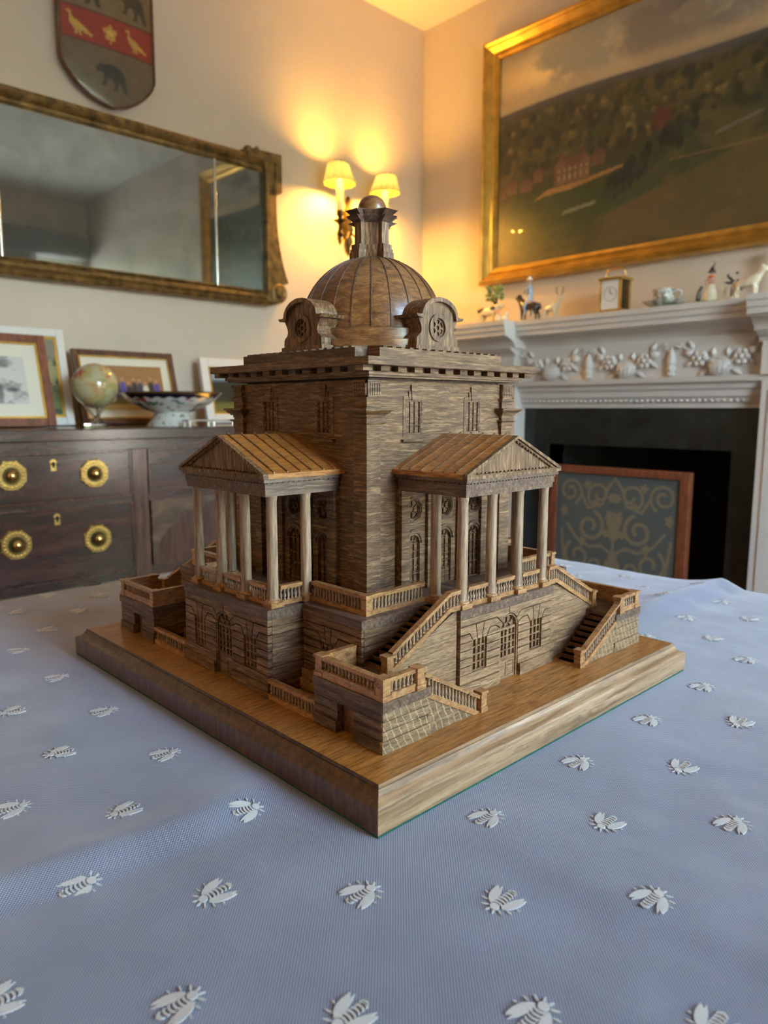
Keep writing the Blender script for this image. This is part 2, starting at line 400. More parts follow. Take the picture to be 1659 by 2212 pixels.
# ------------------------------------------------------------------ painted colour grids
def vnoise(x, y, seed=0):
    xi = np.floor(x).astype(int); yi = np.floor(y).astype(int); xf = x-xi; yf = y-yi
    def h(a, b):
        k = (a*374761393+b*668265263+seed*974634) & 0x7fffffff
        k = ((k ^ (k >> 13))*1274126177) & 0x7fffffff
        return ((k ^ (k >> 16)) & 0xffff)/65535.0
    u = xf*xf*(3-2*xf); v = yf*yf*(3-2*yf)
    return (h(xi, yi)*(1-u)+h(xi+1, yi)*u)*(1-v)+(h(xi, yi+1)*(1-u)+h(xi+1, yi+1)*u)*v
def fbm(x, y, seed=0, o=5):
    r = 0; a = 0.5; t = 0
    for i in range(o):
        r = r+a*vnoise(x*2**i, y*2**i, seed+i*17); t += a; a *= 0.55
    return r/t
def sst(a, b, x):
    t = np.clip((x-a)/(b-a), 0, 1); return t*t*(3-2*t)
def lay(img, mask, col):
    c = np.array(lin(col)); return img*(1-mask[..., None])+c*mask[..., None]
def inpoly(S, T, poly):
    r = np.zeros(S.shape, bool); n = len(poly)
    for i in range(n):
        x0, y0 = poly[i]; x1, y1 = poly[(i+1) % n]
        if y0 == y1: continue
        c = ((y0 > T) != (y1 > T)) & (S < (x1-x0)*(T-y0)/(y1-y0)+x0)
        r ^= c
    return r
def grid_img(name, parent, fn, org, uv, vv, nx, ny, mat, thick=0.0):
    """flat picture: colour per vertex; fn(S,T)->rgb, S,T in 0..1"""
    S, T = np.meshgrid(np.linspace(0, 1, nx), np.linspace(0, 1, ny))
    rgb = fn(S, T)
    o = np.array(org); u = np.array(uv); v = np.array(vv)
    P = (o+S[..., None]*u+T[..., None]*v).reshape(-1, 3)-np.array(top(parent).location)
    I = np.arange(nx*ny).reshape(ny, nx)
    q = np.stack([I[:-1, :-1], I[:-1, 1:], I[1:, 1:], I[1:, :-1]], -1).reshape(-1, 4)
    me = bpy.data.meshes.new(name); me.from_pydata(P.tolist(), [], q.tolist())
    at = me.color_attributes.new('Col', 'FLOAT_COLOR', 'POINT')
    at.data.foreach_set('color', np.concatenate([np.clip(rgb, 0, 1).reshape(-1, 3), np.ones((nx*ny, 1))], 1).astype(np.float32).ravel())
    me.materials.append(mat)
    return link(bpy.data.objects.new(name, me), parent)
def paint(me, fn):
    co = np.empty(len(me.vertices)*3); me.vertices.foreach_get('co', co); co = co.reshape(-1, 3)
    rgb = np.clip(fn(co), 0, 1)
    at = me.color_attributes.new('Col', 'FLOAT_COLOR', 'POINT')
    at.data.foreach_set('color', np.concatenate([rgb, np.ones((len(co), 1))], 1).astype(np.float32).ravel())

# ================================================================== THE ROOM
T = 0.14
MB().box(XB-T, XW+T+0.5, YF-T, YW+T, -0.1, 0).struct('floor', M['floor'])
MB().box(XB-T, XW+T+0.5, YF-T, YW+T, ZC, ZC+0.1).struct('ceiling', M['ceiling'])
MB().box(XB-T, XW+T, YW, YW+T, 0, ZC).struct('wall_left', M['wall'])
MB().box(XB-T, XB, YF, YW, 0, ZC).struct('wall_back', M['wall'])
FY0, FY1, FZ = 0.645, 1.509, 0.838           # firebox opening
b = MB(); b.box(XW, XW+T, YF, FY0-.04, 0, ZC); b.box(XW, XW+T, FY1+.04, YW, 0, ZC); b.box(XW, XW+T, FY0-.04, FY1+.04, FZ+.04, ZC)
b.struct('wall_right', M['wall'])
b = MB()
xs = [XB-T] + [v for q in WINS for v in q[:2]] + [XW+T]
for i in range(0, len(xs), 2): b.box(xs[i], xs[i+1], YF-T, YF, 0, ZC)
for (x0, x1, z0, z1) in WINS:
    b.box(x0, x1, YF-T, YF, 0, z0); b.box(x0, x1, YF-T, YF, z1, ZC)
b.struct('wall_front', M['wall'])
for i, (x0, x1, z0, z1) in enumerate(WINS):
    b = MB(); y0, y1 = YF-0.09, YF-0.05
    for a in (x0, x1-0.05): b.box(a, a+0.05, y0, y1, z0, z1)
    for a in (z0, z1-0.05, (z0+z1)/2-0.025): b.box(x0+0.05, x1-0.05, y0, y1, a, a+0.05)
    for k in range(1, 3):
        a = x0+(x1-x0)*k/3; b.box(a-0.011, a+0.011, y0+0.008, y1-0.008, z0+0.05, z1-0.05)
    for k in (1, 3):
        a = z0+(z1-z0)*k/4; b.box(x0+0.05, x1-0.05, y0+0.01, y1-0.01, a-0.011, a+0.011)
    b.box(x0-0.06, x1+0.03, YF-0.05, YF+0.05, z0-0.04, z0)
    wo = b.struct('window_%d' % (i+1), M['white_paint'])
    MB().box(x0+0.03, x1-0.03, YF-0.071, YF-0.068, z0+0.03, z1-0.03).build('pane', M['pane'], wo)
# baseboards
MB().box(XB, XW, YW-0.02, YW, 0, 0.16).struct('baseboard_left', M['white_paint'])
b = MB(); b.box(XW-0.02, XW, 1.98, YW-0.02, 0, 0.16); b.box(XW-0.02, XW, YF, 0.2, 0, 0.16); b.struct('baseboard_right', M['white_paint'])
# garden outside the windows
MB().box(-14, 16, -24, YF-T-0.02, -0.6, -0.5).struct('ground', plain('neutral_ground', (0.42, 0.38, 0.33), 0.95, noise=0.3, nscale=8))  # unseen ground, made pale and neutral so its bounce isn't green
t = thing('garden_hedge', 'tall green garden hedge outside the windows', 'hedge', (1.0, -9.5, -0.5))
b = MB()
for i in range(46):
    hx = -9+20*i/45; b.ball((hx+RNG.uniform(-.2, .2), -9.5+RNG.uniform(-.5, .5), .6+RNG.uniform(0, 1.0)+(3.0 if 3.5 < hx < 9 else 0)*RNG.uniform(.3, 1)), RNG.uniform(.9, 1.5), RNG.uniform(.8, 1.1), RNG.uniform(1.2, 1.7), 10, 7)
b.box(-9.5, 11.5, -9.9, -9.1, -0.5, 1.2); b.box(3.6, 8.8, -9.9, -9.1, 1.2, 3.4)
b.build('foliage', plain('hedge_leaves', (0.30, 0.50, 0.28), 0.8, noise=0.4, nscale=7), t, 60)
t = thing('reflection_wall', 'unseen pale wall added before the hedge to whiten the sideboard reflections', 'wall', (1.0, -7.4, -.5))  # added out of view so the sideboard mirrors a pale surface
MB().box(-9, 12, -7.6, -7.3, -.5, 1.20).build('reflector_body', plain('reflector_pale', (.74, .73, .70), .9, noise=.1, nscale=4), t); MB().box(-9.05, 12.05, -7.65, -7.25, 1.20, 1.28).build('reflector_cap', plain('reflector_cap_pale', (.70, .69, .66), .9, noise=.1, nscale=4), t)
# curtain drawn partly across the right window (seen in the mirror)
t = thing('window_curtain', 'pale curtain with a pelmet beside the far window, seen in the mirror', 'curtain', (1.85, YF+0.1, 0))
b = MB(); n = 60
pts = [(1.45+0.74*i/n, YF+0.10+0.028*sin(i*1.15)) for i in range(n+1)]
b.loft([[(x, y, z) for x, y in pts]+[(x, y-0.006, z) for x, y in reversed(pts)] for z in (0.05, 2.52)])
b.build('drape', plain('curtain_cloth', (0.52, 0.46, 0.40), 0.9), t, 70)
MB().box(1.30, 2.68, YF+0.005, YF+0.19, 2.50, 2.72).build('pelmet', plain('pelmet_cloth', (0.20, 0.19, 0.18), 0.9), t)

# ------------------------------------------------------------------ fireplace
def FPX(u, d, v): return (XW-u, d, v)
FC = 1.09
fp = thing('fireplace', 'white painted chimneypiece with carved fruit frieze and black marble slips', 'fireplace', (2.6, FC, 0))
prof = [(0.002, 1.300), (.175, 1.300), (.180, 1.316), (.198, 1.334), (.224, 1.344), (.236, 1.346), (.236, 1.352), (.260, 1.354), (.260, 1.374), (.266, 1.379), (.266, 1.398), (.272, 1.404), (.272, 1.425), (0.002, 1.425)]
b = MB(); b.prism(FPX, prof, FC-0.545, FC+0.545)
for s in (-1, 1):
    p2 = [((u+0.086) if u > 0.1 else u, v) for u, v in prof]
    a = sorted((FC+s*0.545, FC+s*0.90)); b.prism(FPX, p2, a[0], a[1])
b.build('mantel_shelf', M['white_paint'], fp, 30)
MB().box(XW-0.185, XW-0.002, FC-0.57, FC+0.57, 1.139, 1.301).build('frieze', M['white_paint'], fp)
for s in (-1, 1):
    a = sorted((FC+s*0.57, FC+s*0.80))
    b = MB(); b.box(XW-0.235, XW-0.002, a[0], a[1], 1.139, 1.301)
    cp = [(.235, 1.301), (.235, 1.262), (.243, 1.275), (.262, 1.285), (.285, 1.301)]
    b.prism(FPX, cp, a[0]-0.012, a[1]+0.012)
    b.build('frieze_block', M['white_paint'], fp)
    b = MB(); b.box(XW-0.215, XW-0.002, a[0], a[1], 0.16, 1.139); b.box(XW-0.228, XW-0.002, a[0]-0.012, a[1]+0.012, 0.0, 0.17)
    b.box(XW-0.222, XW-0.21, a[0]+0.03, a[1]-0.03, 0.24, 1.08)
    b.build('jamb', M['white_paint'], fp)
b = MB()
ap = [(0.002, 1.012), (.150, 1.012), (.152, 1.034), (.162, 1.036), (.164, 1.050), (.176, 1.060), (.178, 1.086), (.190, 1.090), (.196, 1.108), (.214, 1.118), (.218, 1.139), (0.002, 1.139)]
b.prism(FPX, ap, FC-0.57, FC+0.57); b.build('architrave', M['white_paint'], fp, 25)
b = MB()
for k in range(46): b.ball((XW-0.163, FC-0.562+1.124*k/45, 1.043), .008, .009, .007, 6, 5)
o = b.build('bead_moulding', M['white_paint'], fp, 60); o['kind'] = 'stuff'
b = MB(); b.box(XW-0.13, XW-0.002, FY1, FC+0.57, 0, 1.012); b.box(XW-0.13, XW-0.002, FC-0.57, FY0, 0, 1.012); b.box(XW-0.13, XW-0.002, FY0, FY1, FZ, 1.012)
b.build('marble_slip', M['black_marble'], fp)
b = MB(); b.box(XW+0.36, XW+0.40, FY0-.02, FY1+.02, 0, FZ+.02); b.box(XW-0.128, XW+0.36, FY0-0.02, FY0, 0, FZ); b.box(XW-0.128, XW+0.36, FY1, FY1+0.02, 0, FZ); b.box(XW-0.128, XW+0.36, FY0, FY1, FZ, FZ+.02)
b.build('firebox', M['soot'], fp)
MB().box(XW-0.55, XW+0.36, FC-0.75, FC+0.75, 0.0, 0.03).build('hearth', M['black_marble'], fp)
# carved frieze: three swags of fruit and leaves, two drops between them
xf = XW-0.185
def leaf(b, c, L, wd, ang, tilt=0.4):
    ca, sa = cos(ang), sin(ang); ring = []
    for (s, t) in ((0, 0), (.25, .42), (.55, .5), (.85, .25), (1, 0), (.85, -.25), (.55, -.5), (.25, -.42)):
        a, q = s*L, t*wd; ring.append((c[0], c[1]+a*ca-q*sa, c[2]+a*sa+q*ca))
    mid = (c[0]-0.016, c[1]+.5*L*ca, c[2]+.5*L*sa)
    n = len(ring); b.add(ring+[mid, (c[0]+.004, mid[1], mid[2])], [(i, (i+1) % n, n) for i in range(n)]+[((i+1) % n, i, n+1) for i in range(n)])
for yc in (1.47, 1.09, 0.69):
    sw = MB()
    sw.tube([(xf, yc+0.17*(1-2*i/12), 1.275-0.085*sin(pi*i/12)) for i in range(13)], .010, 6)
    sw = sw.build('carved_swag', M['white_paint'], fp, 50)
    b = MB(); b.ball((xf-0.012, yc, 1.178), .030, .046, .036, 14, 9)
    for k in range(8): b.tube([(xf-.012-.030*sin(pi*j/6)*max(.1, sin(pi*(k+.5)/8)), yc+.046*cos(pi*(k+.5)/8)*sin(pi*j/6), 1.178-.037*cos(pi*j/6)) for j in range(7)], .0028, 5)
    b.build('carved_melon', M['white_paint'], sw, 60)
    for s in (-1, 1):
        b = MB(); cy, cz = yc+s*.082, 1.212
        for k in range(6): b.ball((xf-.008, cy+.022*cos(k*pi/3), cz+.022*sin(k*pi/3)), .012, .013, .013, 8, 6)
        b.ball((xf-.014, cy, cz), .012, n=8, m=6); b.build('carved_flower', M['white_paint'], sw, 60)
        b = MB(); b.ball((xf-.006, yc+s*.125, 1.236), .018, .020, .018, 10, 7); b.build('carved_fruit', M['white_paint'], sw, 60)
        b = MB()
        for (dy, dz, L, a) in ((.045, 1.165, .05, -.5), (.055, 1.205, .045, 1.2), (.108, 1.25, .045, 1.0), (.105, 1.205, .045, -.6), (.15, 1.255, .05, .3), (.03, 1.215, .04, 1.6)):
            leaf(b, (xf-.004, yc+s*dy, dz), L, .026, a if s > 0 else pi-a)
        o = b.build('carved_leaves', M['white_paint'], sw, 50)
        b = MB(); b.tube([(xf-.003, yc+s*(.165+.012*j+.008*sin(j*2)), 1.272-.004*j+.008*cos(j*2.4)) for j in range(5)], .0045, 5); b.build('carved_ribbon', M['white_paint'], sw, 60)
for yc in (1.275, 0.89):
    b = MB(); b.lathe([(.002, .062), (.008, .05), (.014, .03), (.020, .0), (.014, -.018), (.020, -.026), (.020, -.036), (.012, -.044), (.018, -.056), (.006, -.066)], (xf-.006, yc, 1.205), 10)
    b.build('carved_drop', M['white_paint'], fp, 50)

# ------------------------------------------------------------------ fire screen in the hearth
def fs_paint(S, T):
    img = np.ones(S.shape+(3,))*np.array(lin((76, 82, 80)))*(0.9+0.2*fbm(S*40, T*40, 3)[..., None])
    m = np.zeros(S.shape)
    def stroke(pts, wd):
        nonlocal m
        for (x0, y0), (x1, y1) in zip(pts[:-1], pts[1:]):
            dx, dy = x1-x0, y1-y0; l2 = dx*dx+dy*dy+1e-9
            for sx in (S, 1-S):
                k = np.clip(((sx-x0)*dx+(T-y0)*dy)/l2, 0, 1)
                m = np.maximum(m, 1-sst(wd*.6, wd, np.hypot(sx-x0-k*dx, T-y0-k*dy)))
    def spiral(cx, cy, r, a0, turns, wd, sg=1):
        n = 40; stroke([(cx+r*(1-.75*i/n)*cos(a0+sg*turns*2*pi*i/n), cy+r*(1-.75*i/n)*sin(a0+sg*turns*2*pi*i/n)) for i in range(n+1)], wd)
    spiral(.12, .86, .105, 5.2, 1.5, .013); spiral(.30, .60, .12, 1.2, 1.3, .018, -1); spiral(.20, .36, .12, 2.2, 1.2, .016)
    spiral(.36, .30, .09, .3, 1.2, .013, -1); spiral(.14, .14, .10, 1.0, 1.3, .015, -1); spiral(.37, .85, .10, 4.0, 1.1, .013, -1)
    for pts in ([(.5, .98), (.44, .90), (.40, .78), (.28, .74), (.22, .84)], [(.5, .40), (.40, .46), (.30, .44), (.18, .50), (.10, .60)], [(.5, .55), (.5, .25)], [(.5, .22), (.42, .14), (.30, .08), (.2, .05)], [(.06, .05), (.08, .3), (.05, .55)]): stroke(pts, .014)
    for (cx, cy, rx, ry) in ((.5, .62, .045, .10), (.44, .56, .05, .03), (.46, .68, .03, .05), (.5, .30, .055, .09), (.5, .83, .05, .03), (.27, .92, .03, .03), (.41, .20, .035, .04), (.07, .70, .03, .04), (.34, .78, .035, .025), (.24, .47, .03, .04)):
        for sx in (S, 1-S):
            th = np.arctan2(T-cy, sx-cx); q = np.hypot((sx-cx)/rx, (T-cy)/ry)*(1+.25*np.cos(5*th))
            m = np.maximum(m, 1-sst(.8, 1.05, q))
    m = m*(0.55+.45*(fbm(S*120, T*120, 9) > .38))
    return lay(img, m*.75, (128, 112, 84))
fs = thing('fire_screen', 'mahogany framed fire screen with gold scrolling pattern standing in the fireplace', 'fire screen', (2.52, 1.088, 0.03))
y0, y1, z1 = 0.757, 1.425, 0.748
b = MB(); b.box(2.50, 2.54, y0, y0+.040, .03, z1); b.box(2.50, 2.54, y1-.040, y1, .03, z1); b.box(2.50, 2.54, y0+.04, y1-.04, z1-.034, z1); b.box(2.50, 2.54, y0+.04, y1-.04, .07, .115)
b.box(2.43, 2.60, y0-.005, y0+.045, .03, .06); b.box(2.43, 2.60, y1-.045, y1+.005, .03, .06)
b.build('frame', M['frame_brown'], fs, bev=.004)
MB().box(2.514, 2.53, y0+.04, y1-.04, .115, z1-.034).build('backing', M['frame_dark'], fs)
grid_img('embroidered_panel', fs, fs_paint, (2.512, y1-.04, .115), (0, -(y1-y0-.08), 0), (0, 0, z1-.034-.115), 230, 230, M['tapestry'])

# ------------------------------------------------------------------ landscape painting
def land(S, T):
    x, y = S*1.8, T
    hz = .725+.012*np.sin(S*7)+.006*(fbm(S*9, S*0, 5)-.5)
    sky = np.ones(S.shape+(3,))*np.array(lin((128, 122, 106)))
    c1 = fbm(x*2.2+3, y*3.5, 21); c2 = fbm(x*5, y*8, 22)
    sky = lay(sky, sst(.50, .62, c1)*.8, (104, 94, 84))
    sky = lay(sky, sst(.45, .60, fbm(x*3.1+1, y*4.4, 31))*np.exp(-((S-.17)/.17)**2-((T-.86)/.09)**2)*1.2, (196, 168, 118))
    sky = lay(sky, np.clip(sst(.42, .52, c2)*np.exp(-((S-.62)/.22)**2-((T-.97)/.16)**2)*1.3, 0, 1), (92, 82, 76))
    sky = lay(sky, np.exp(-((T-hz-.03)/.035)**2)*.55, (164, 138, 100))
    img = sky = np.clip(sky*1.45, 0, 1)  # sky lifted: window gloss on the canvas put into its colour
    g = np.ones(S.shape+(3,))*np.array(lin((52, 52, 30)))
    g = lay(g, sst(.42, .60, fbm(x*5, y*10, 41)), (70, 62, 32))
    hills = np.exp(-((T-hz)/.03)**2); g = lay(g, np.clip(hills*1.1, 0, 1), (70, 68, 70))
    # woodland band: rounded crowns
    wood_m = sst(.0, .03, hz-.03-T)*sst(.36+.10*S, .42+.10*S, T)
    cx = np.floor(x*30); best = np.zeros(S.shape); shade = np.zeros(S.shape)
    for k in range(420):
        u, v = RNG.uniform(0, 1), RNG.uniform(.40, .70); 
        if v < .40+.10*u: continue
        r = RNG.uniform(.012, .030)*(1.45-v); q = ((S-u)/(r*.62))**2+((T-v)/(r*1.25))**2
        msk = np.clip(1.3-q, 0, 1)*wood_m
        tone = RNG.uniform(.3, 1.0); cc = np.array([(40, 40, 24), (66, 62, 34), (52, 46, 26), (92, 80, 44), (34, 36, 26)][RNG.randint(5)])*(.65+.4*tone)
        g = lay(g, msk*.9, cc); g = lay(g, np.clip(.7-((S-u+r*.2)/(r*.4))**2-((T-v-r*.4)/(r*.6))**2, 0, 1)*.5*wood_m, np.minimum(cc*1.5, 255))
    g = lay(g, np.clip(1.2-((S-.475)/.03)**2-((T-.50)/.06)**2, 0, 1)*.9, (78, 34, 26))
    # lawn in front of the house, ponds
    lawn = inpoly(S, T, [(.05, .30), (.42, .33), (.40, .12), (.20, .08), (.02, .12)]); g = lay(g, lawn*.75, (48, 58, 28))
    g = lay(g, inpoly(S, T, [(.21, .195), (.31, .215), (.31, .232), (.22, .215)])*.8, (112, 112, 90))
    g = lay(g, inpoly(S, T, [(.60, .375), (.70, .415), (.70, .430), (.60, .392)])*.7, (92, 92, 76))
    # brown hill field, lower right
    fld = sst(.0, .02, -(T-(.02+.46*S)))*sst(.28, .36, S); g = lay(g, fld*.85, (84, 66, 38))
    g = lay(g, fld*sst(.45, .6, fbm(x*4, y*9, 51))*.6, (66, 60, 34))
    g = lay(g, inpoly(S, T, [(.5, .33), (.75, .325), (1, .33), (1, .315), (.75, .312), (.5, .322)])*.6, (104, 80, 50))
    # dark clump before the field
    for k in range(110):
        u = RNG.uniform(.33, .56); v = .20+.30*(u-.33)/.23*.75+RNG.uniform(0, .10)
        g = lay(g, np.clip(1.3-((S-u)/.010)**2-((T-v)/.030)**2, 0, 1)*.85, np.array((30, 32, 22))*RNG.uniform(.7, 1.7))
    # drive, house and village
    g = lay(g, inpoly(S, T, [(.12, .285), (.16, .30), (.24, .305), (.38, .345), (.38, .358), (.24, .33), (.16, .325)])*.85, (146, 104, 58))
    def blk(x0, x1, t0, t1, col): 
        nonlocal g
        g = lay(g, ((S > x0) & (S < x1) & (T > t0) & (T < t1)).astype(float), col)
    for (x0, x1, t0, t1) in ((.0, .03, .33, .37), (.035, .065, .345, .385), (.075, .115, .34, .375), (.12, .15, .37, .41), (.295, .33, .38, .425)):
        blk(x0, x1, t0, t1, (92, 66, 48)); g = lay(g, inpoly(S, T, [(x0-.004, t1), (x1+.004, t1), (x1-.006, t1+.022), (x0+.006, t1+.022)]).astype(float), (84, 54, 42))
    blk(.185, .29, .335, .415, (96, 68, 48)); g = lay(g, inpoly(S, T, [(.18, .413), (.295, .413), (.275, .447), (.20, .447)]).astype(float), (88, 56, 42))
    blk(.19, .215, .33, .425, (104, 74, 52)); blk(.262, .287, .33, .425, (104, 74, 52)); g = lay(g, inpoly(S, T, [(.187, .425), (.218, .425), (.2025, .452)]).astype(float), (100, 68, 50)); g = lay(g, inpoly(S, T, [(.259, .425), (.29, .425), (.2745, .452)]).astype(float), (100, 68, 50))
    for k in range(6): blk(.197+.016*k, .202+.016*k, .352, .374, (140, 120, 92)); 
    for k in range(6): blk(.197+.016*k, .202+.016*k, .388, .404, (136, 116, 90))
    for (a, c) in ((.21, .27), (.45, .46)): blk(.205, .211, .445, .468, (104, 54, 40)); blk(.268, .274, .445, .468, (104, 54, 40))
    g = lay(g, np.exp(-((S-.0)/.10)**2-((T-.12)/.14)**2)*.55, (150, 128, 78))  # reflected glow painted into the lower left of the canvas
    g = g*(.82+.36*fbm(x*26, y*26, 61))[..., None]
    k = sst(-.006, .006, hz-T)[..., None]
    img = img*(1-k)+g*k
    return img*1.18*(.92+.16*fbm(x*60, y*60, 71))[..., None]
py0, py1, pz0, pz1 = 0.02, 2.035, 1.660, 2.860
pt = thing('landscape_painting', 'large oil landscape of a red brick country house in a wide gilt frame', 'painting', (XW-0.03, (py0+py1)/2, pz0))
def picture_frame(par, xw, y0, y1, z0, z1, prof, mat, name='frame'):
    """mitred frame on the right wall; prof = (inset, projection) pairs from the outer edge inwards"""
    rings = [[(xw-p, y0+i, z0+i), (xw-p, y1-i, z0+i), (xw-p, y1-i, z1-i), (xw-p, y0+i, z1-i)] for i, p in prof]
    for k, nm in enumerate(('frame_bottom', 'frame_left', 'frame_top', 'frame_right')):
        b = MB(); a, c = k, (k+1) % 4
        vs = [r[a] for r in rings]+[r[c] for r in rings]; n = len(rings)
        b.add(vs, [(i, i+1, i+1+n, i+n) for i in range(n-1)]+[(n-1, 0, n, 2*n-1), tuple(range(n)), tuple(range(n, 2*n))])
        b.build(nm, mat, par, 35)
picture_frame(pt, XW, py0, py1, pz0, pz1, [(0, .002), (0, .050), (.006, .062), (.016, .066), (.024, .058), (.030, .060), (.040, .052), (.056, .036), (.060, .040), (.066, .040), (.070, .030), (.084, .022), (.086, .012), (.086, .002)], M['gilt'])
grid_img('canvas', pt, land, (XW-.012, py1-.080, pz0+.080), (0, -(py1-py0-.16), 0), (0, 0, pz1-pz0-.16), 420, 250, M['oil_paint'])

# ------------------------------------------------------------------ heraldic shield
BEAR = [(.02, .62), (.05, .72), (.11, .78), (.13, .84), (.17, .86), (.19, .81), (.27, .82), (.36, .86), (.50, .87), (.64, .86), (.76, .82), (.86, .74), (.92, .60), (.93, .44), (.96, .28), (.98, .16), (1.0, .09), (.96, .05), (.86, .06), (.84, .14), (.80, .26), (.74, .36), (.70, .30), (.69, .14), (.66, .06), (.54, .05), (.52, .11), (.58, .18), (.57, .32), (.52, .42), (.42, .42), (.36, .36), (.34, .24), (.30, .16), (.18, .15), (.16, .20), (.24, .27), (.26, .40), (.25, .52), (.19, .58), (.12, .57), (.07, .55)]
BIRD = [(.02, .86), (.06, .92), (.12, .95), (.19, .92), (.22, .84), (.22, .74), (.28, .66), (.42, .58), (.60, .46), (.78, .32), (.98, .16), (.96, .10), (.80, .14), (.66, .18), (.56, .22), (.52, .10), (.60, .05), (.46, .04), (.46, .18), (.42, .20), (.40, .08), (.46, .03), (.30, .03), (.36, .20), (.26, .28), (.17, .42), (.13, .58), (.13, .74), (.09, .82)]
def shield_fn(co):
    x = (co[:, 0]+.190)/.38; z = co[:, 2]; 
    rgb = np.ones((len(co), 3))*np.array(lin((98, 82, 58)))
    def fill(mask, c): rgb[mask] = np.array(lin(c))
    low = z < .215; fill(low, (86, 72, 54))
    band = (z > .215) & (z < .332); fill(band, (120, 34, 24))
    for e in (.215, .332): fill(np.abs(z-e) < .0028, (52, 30, 20))
    def sil(poly, x0, z0, wd, ht, c, flip=False):
        X = (x*.38-x0)/wd; Z = (z-z0)/ht
        if flip: X = 1-X
        fill(inpoly(X, Z, poly), c)
    sil(BEAR, .125, .055, .135, .115, (38, 37, 30)); sil(BEAR, .225, .345, .130, .115, (44, 38, 26)); sil(BEAR, .03, .345, .130, .115, (44, 38, 26))
    sil(BIRD, .022, .228, .105, .088, (172, 140, 66)); sil(BIRD, .255, .228, .095, .085, (164, 132, 64))
    th = np.arctan2(z-.272, x*.38-.193); r = np.hypot(x*.38-.193, z-.272)
    fill(r < .030*(.55+.45*np.abs(np.cos(2.5*th-.78))), (160, 126, 56)); fill((np.abs(x*.38-.193) < .004) & (z > .232) & (z < .275), (150, 118, 52))
    fill((r < .011), (186, 152, 84))
    n = fbm(co[:, 0]*40+9, z*40+9, 5)
    edge = np.minimum(x, 1-x)*.38
    rgb[(edge < .008)] = np.array(lin((40, 32, 20)))
    return rgb*(.75+.5*n)[:, None]
sh = thing('heraldic_shield', 'painted wooden shield with dark bears and a red band of birds hung above the mirror', 'shield', (0.882, 2.462, 2.198))
n = 150; me_pts = []
def shield_half(z):           # half width at height z above the tip
    return .190 if z > .145 else .190*min(1, (1-((.145-max(z, 0))/.145)**1.45))**.62 if z > 0 else 0
rows = [i/110*.56 for i in range(111)]
bmv = MB(); ncol = 90
for z in rows:
    h = max(shield_half(z), .0006)
    for j in range(ncol):
        s = -1+2*j/(ncol-1); bmv.v.append((.882+h*s, 2.448+.012*s*s, 2.198+z))
for i in range(len(rows)-1):
    for j in range(ncol-1):
        a = i*ncol+j; bmv.f.append((a, a+1, a+1+ncol, a+ncol))
o = bmv.build('painted_face', M['shield_paint'], sh); paint(o.data, shield_fn)
out = [(.882+shield_half(z), 2.198+z) for z in rows]+[(.882-shield_half(z), 2.198+z) for z in reversed(rows)]
b = MB(); b.prism(lambda u, d, v: (u, d, v), out[::2], 2.4605, 2.476); b.build('board', M['frame_dark'], sh)
b = MB(); rim = [(.882+1.01*shield_half(z), 2.4585, 2.198+z-.002) for z in rows[::3]]; rl = [(.882-1.01*shield_half(z), 2.4585, 2.198+z-.002) for z in rows[::3]]
b.tube(list(reversed(rl))+rim, .0045, 6); b.build('rim', M['frame_dark'], sh, 60)

# ------------------------------------------------------------------ wall mirror
mi = thing('wall_mirror', 'long antique three panel mirror in a worn gilt frame above the sideboard', 'mirror', (.886, 2.47, 1.50))
MB().box(.10, 1.67, 2.462, 2.499, 1.52, 2.15).build('backboard', M['frame_dark'], mi)
for nm, x0, x1 in (('side_glass', .172, .424), ('centre_glass', .436, 1.336), ('side_glass', 1.348, 1.602)):
    MB().box(x0, x1, 2.448, 2.452, 1.565, 2.10).build(nm, M['mirror'], mi)
for xx in (.430, 1.342):
    MB().tube([(xx, 2.449, 1.56), (xx, 2.449, 2.105)], .0065, 8).build('divider_bar', M['silver'], mi, 60)
b = MB()
b.prism(lambda u, d, v: (d, 2.499-u, v), [(0, 2.098), (.050, 2.098), (.056, 2.106), (.048, 2.114), (.048, 2.126), (.062, 2.136), (.070, 2.150), (.064, 2.164), (.052, 2.168), (0, 2.168)], .16, 1.612)
b.build('frame_top', M['old_gilt'], mi, 30)
b = MB(); b.prism(lambda u, d, v: (d, 2.499-u, v), [(0, 1.498), (.058, 1.498), (.066, 1.508), (.058, 1.520), (.070, 1.532), (.066, 1.546), (.054, 1.552), (.060, 1.560), (.050, 1.568), (0, 1.568)], .14, 1.632)
b.build('frame_bottom', M['old_gilt'], mi, 30)
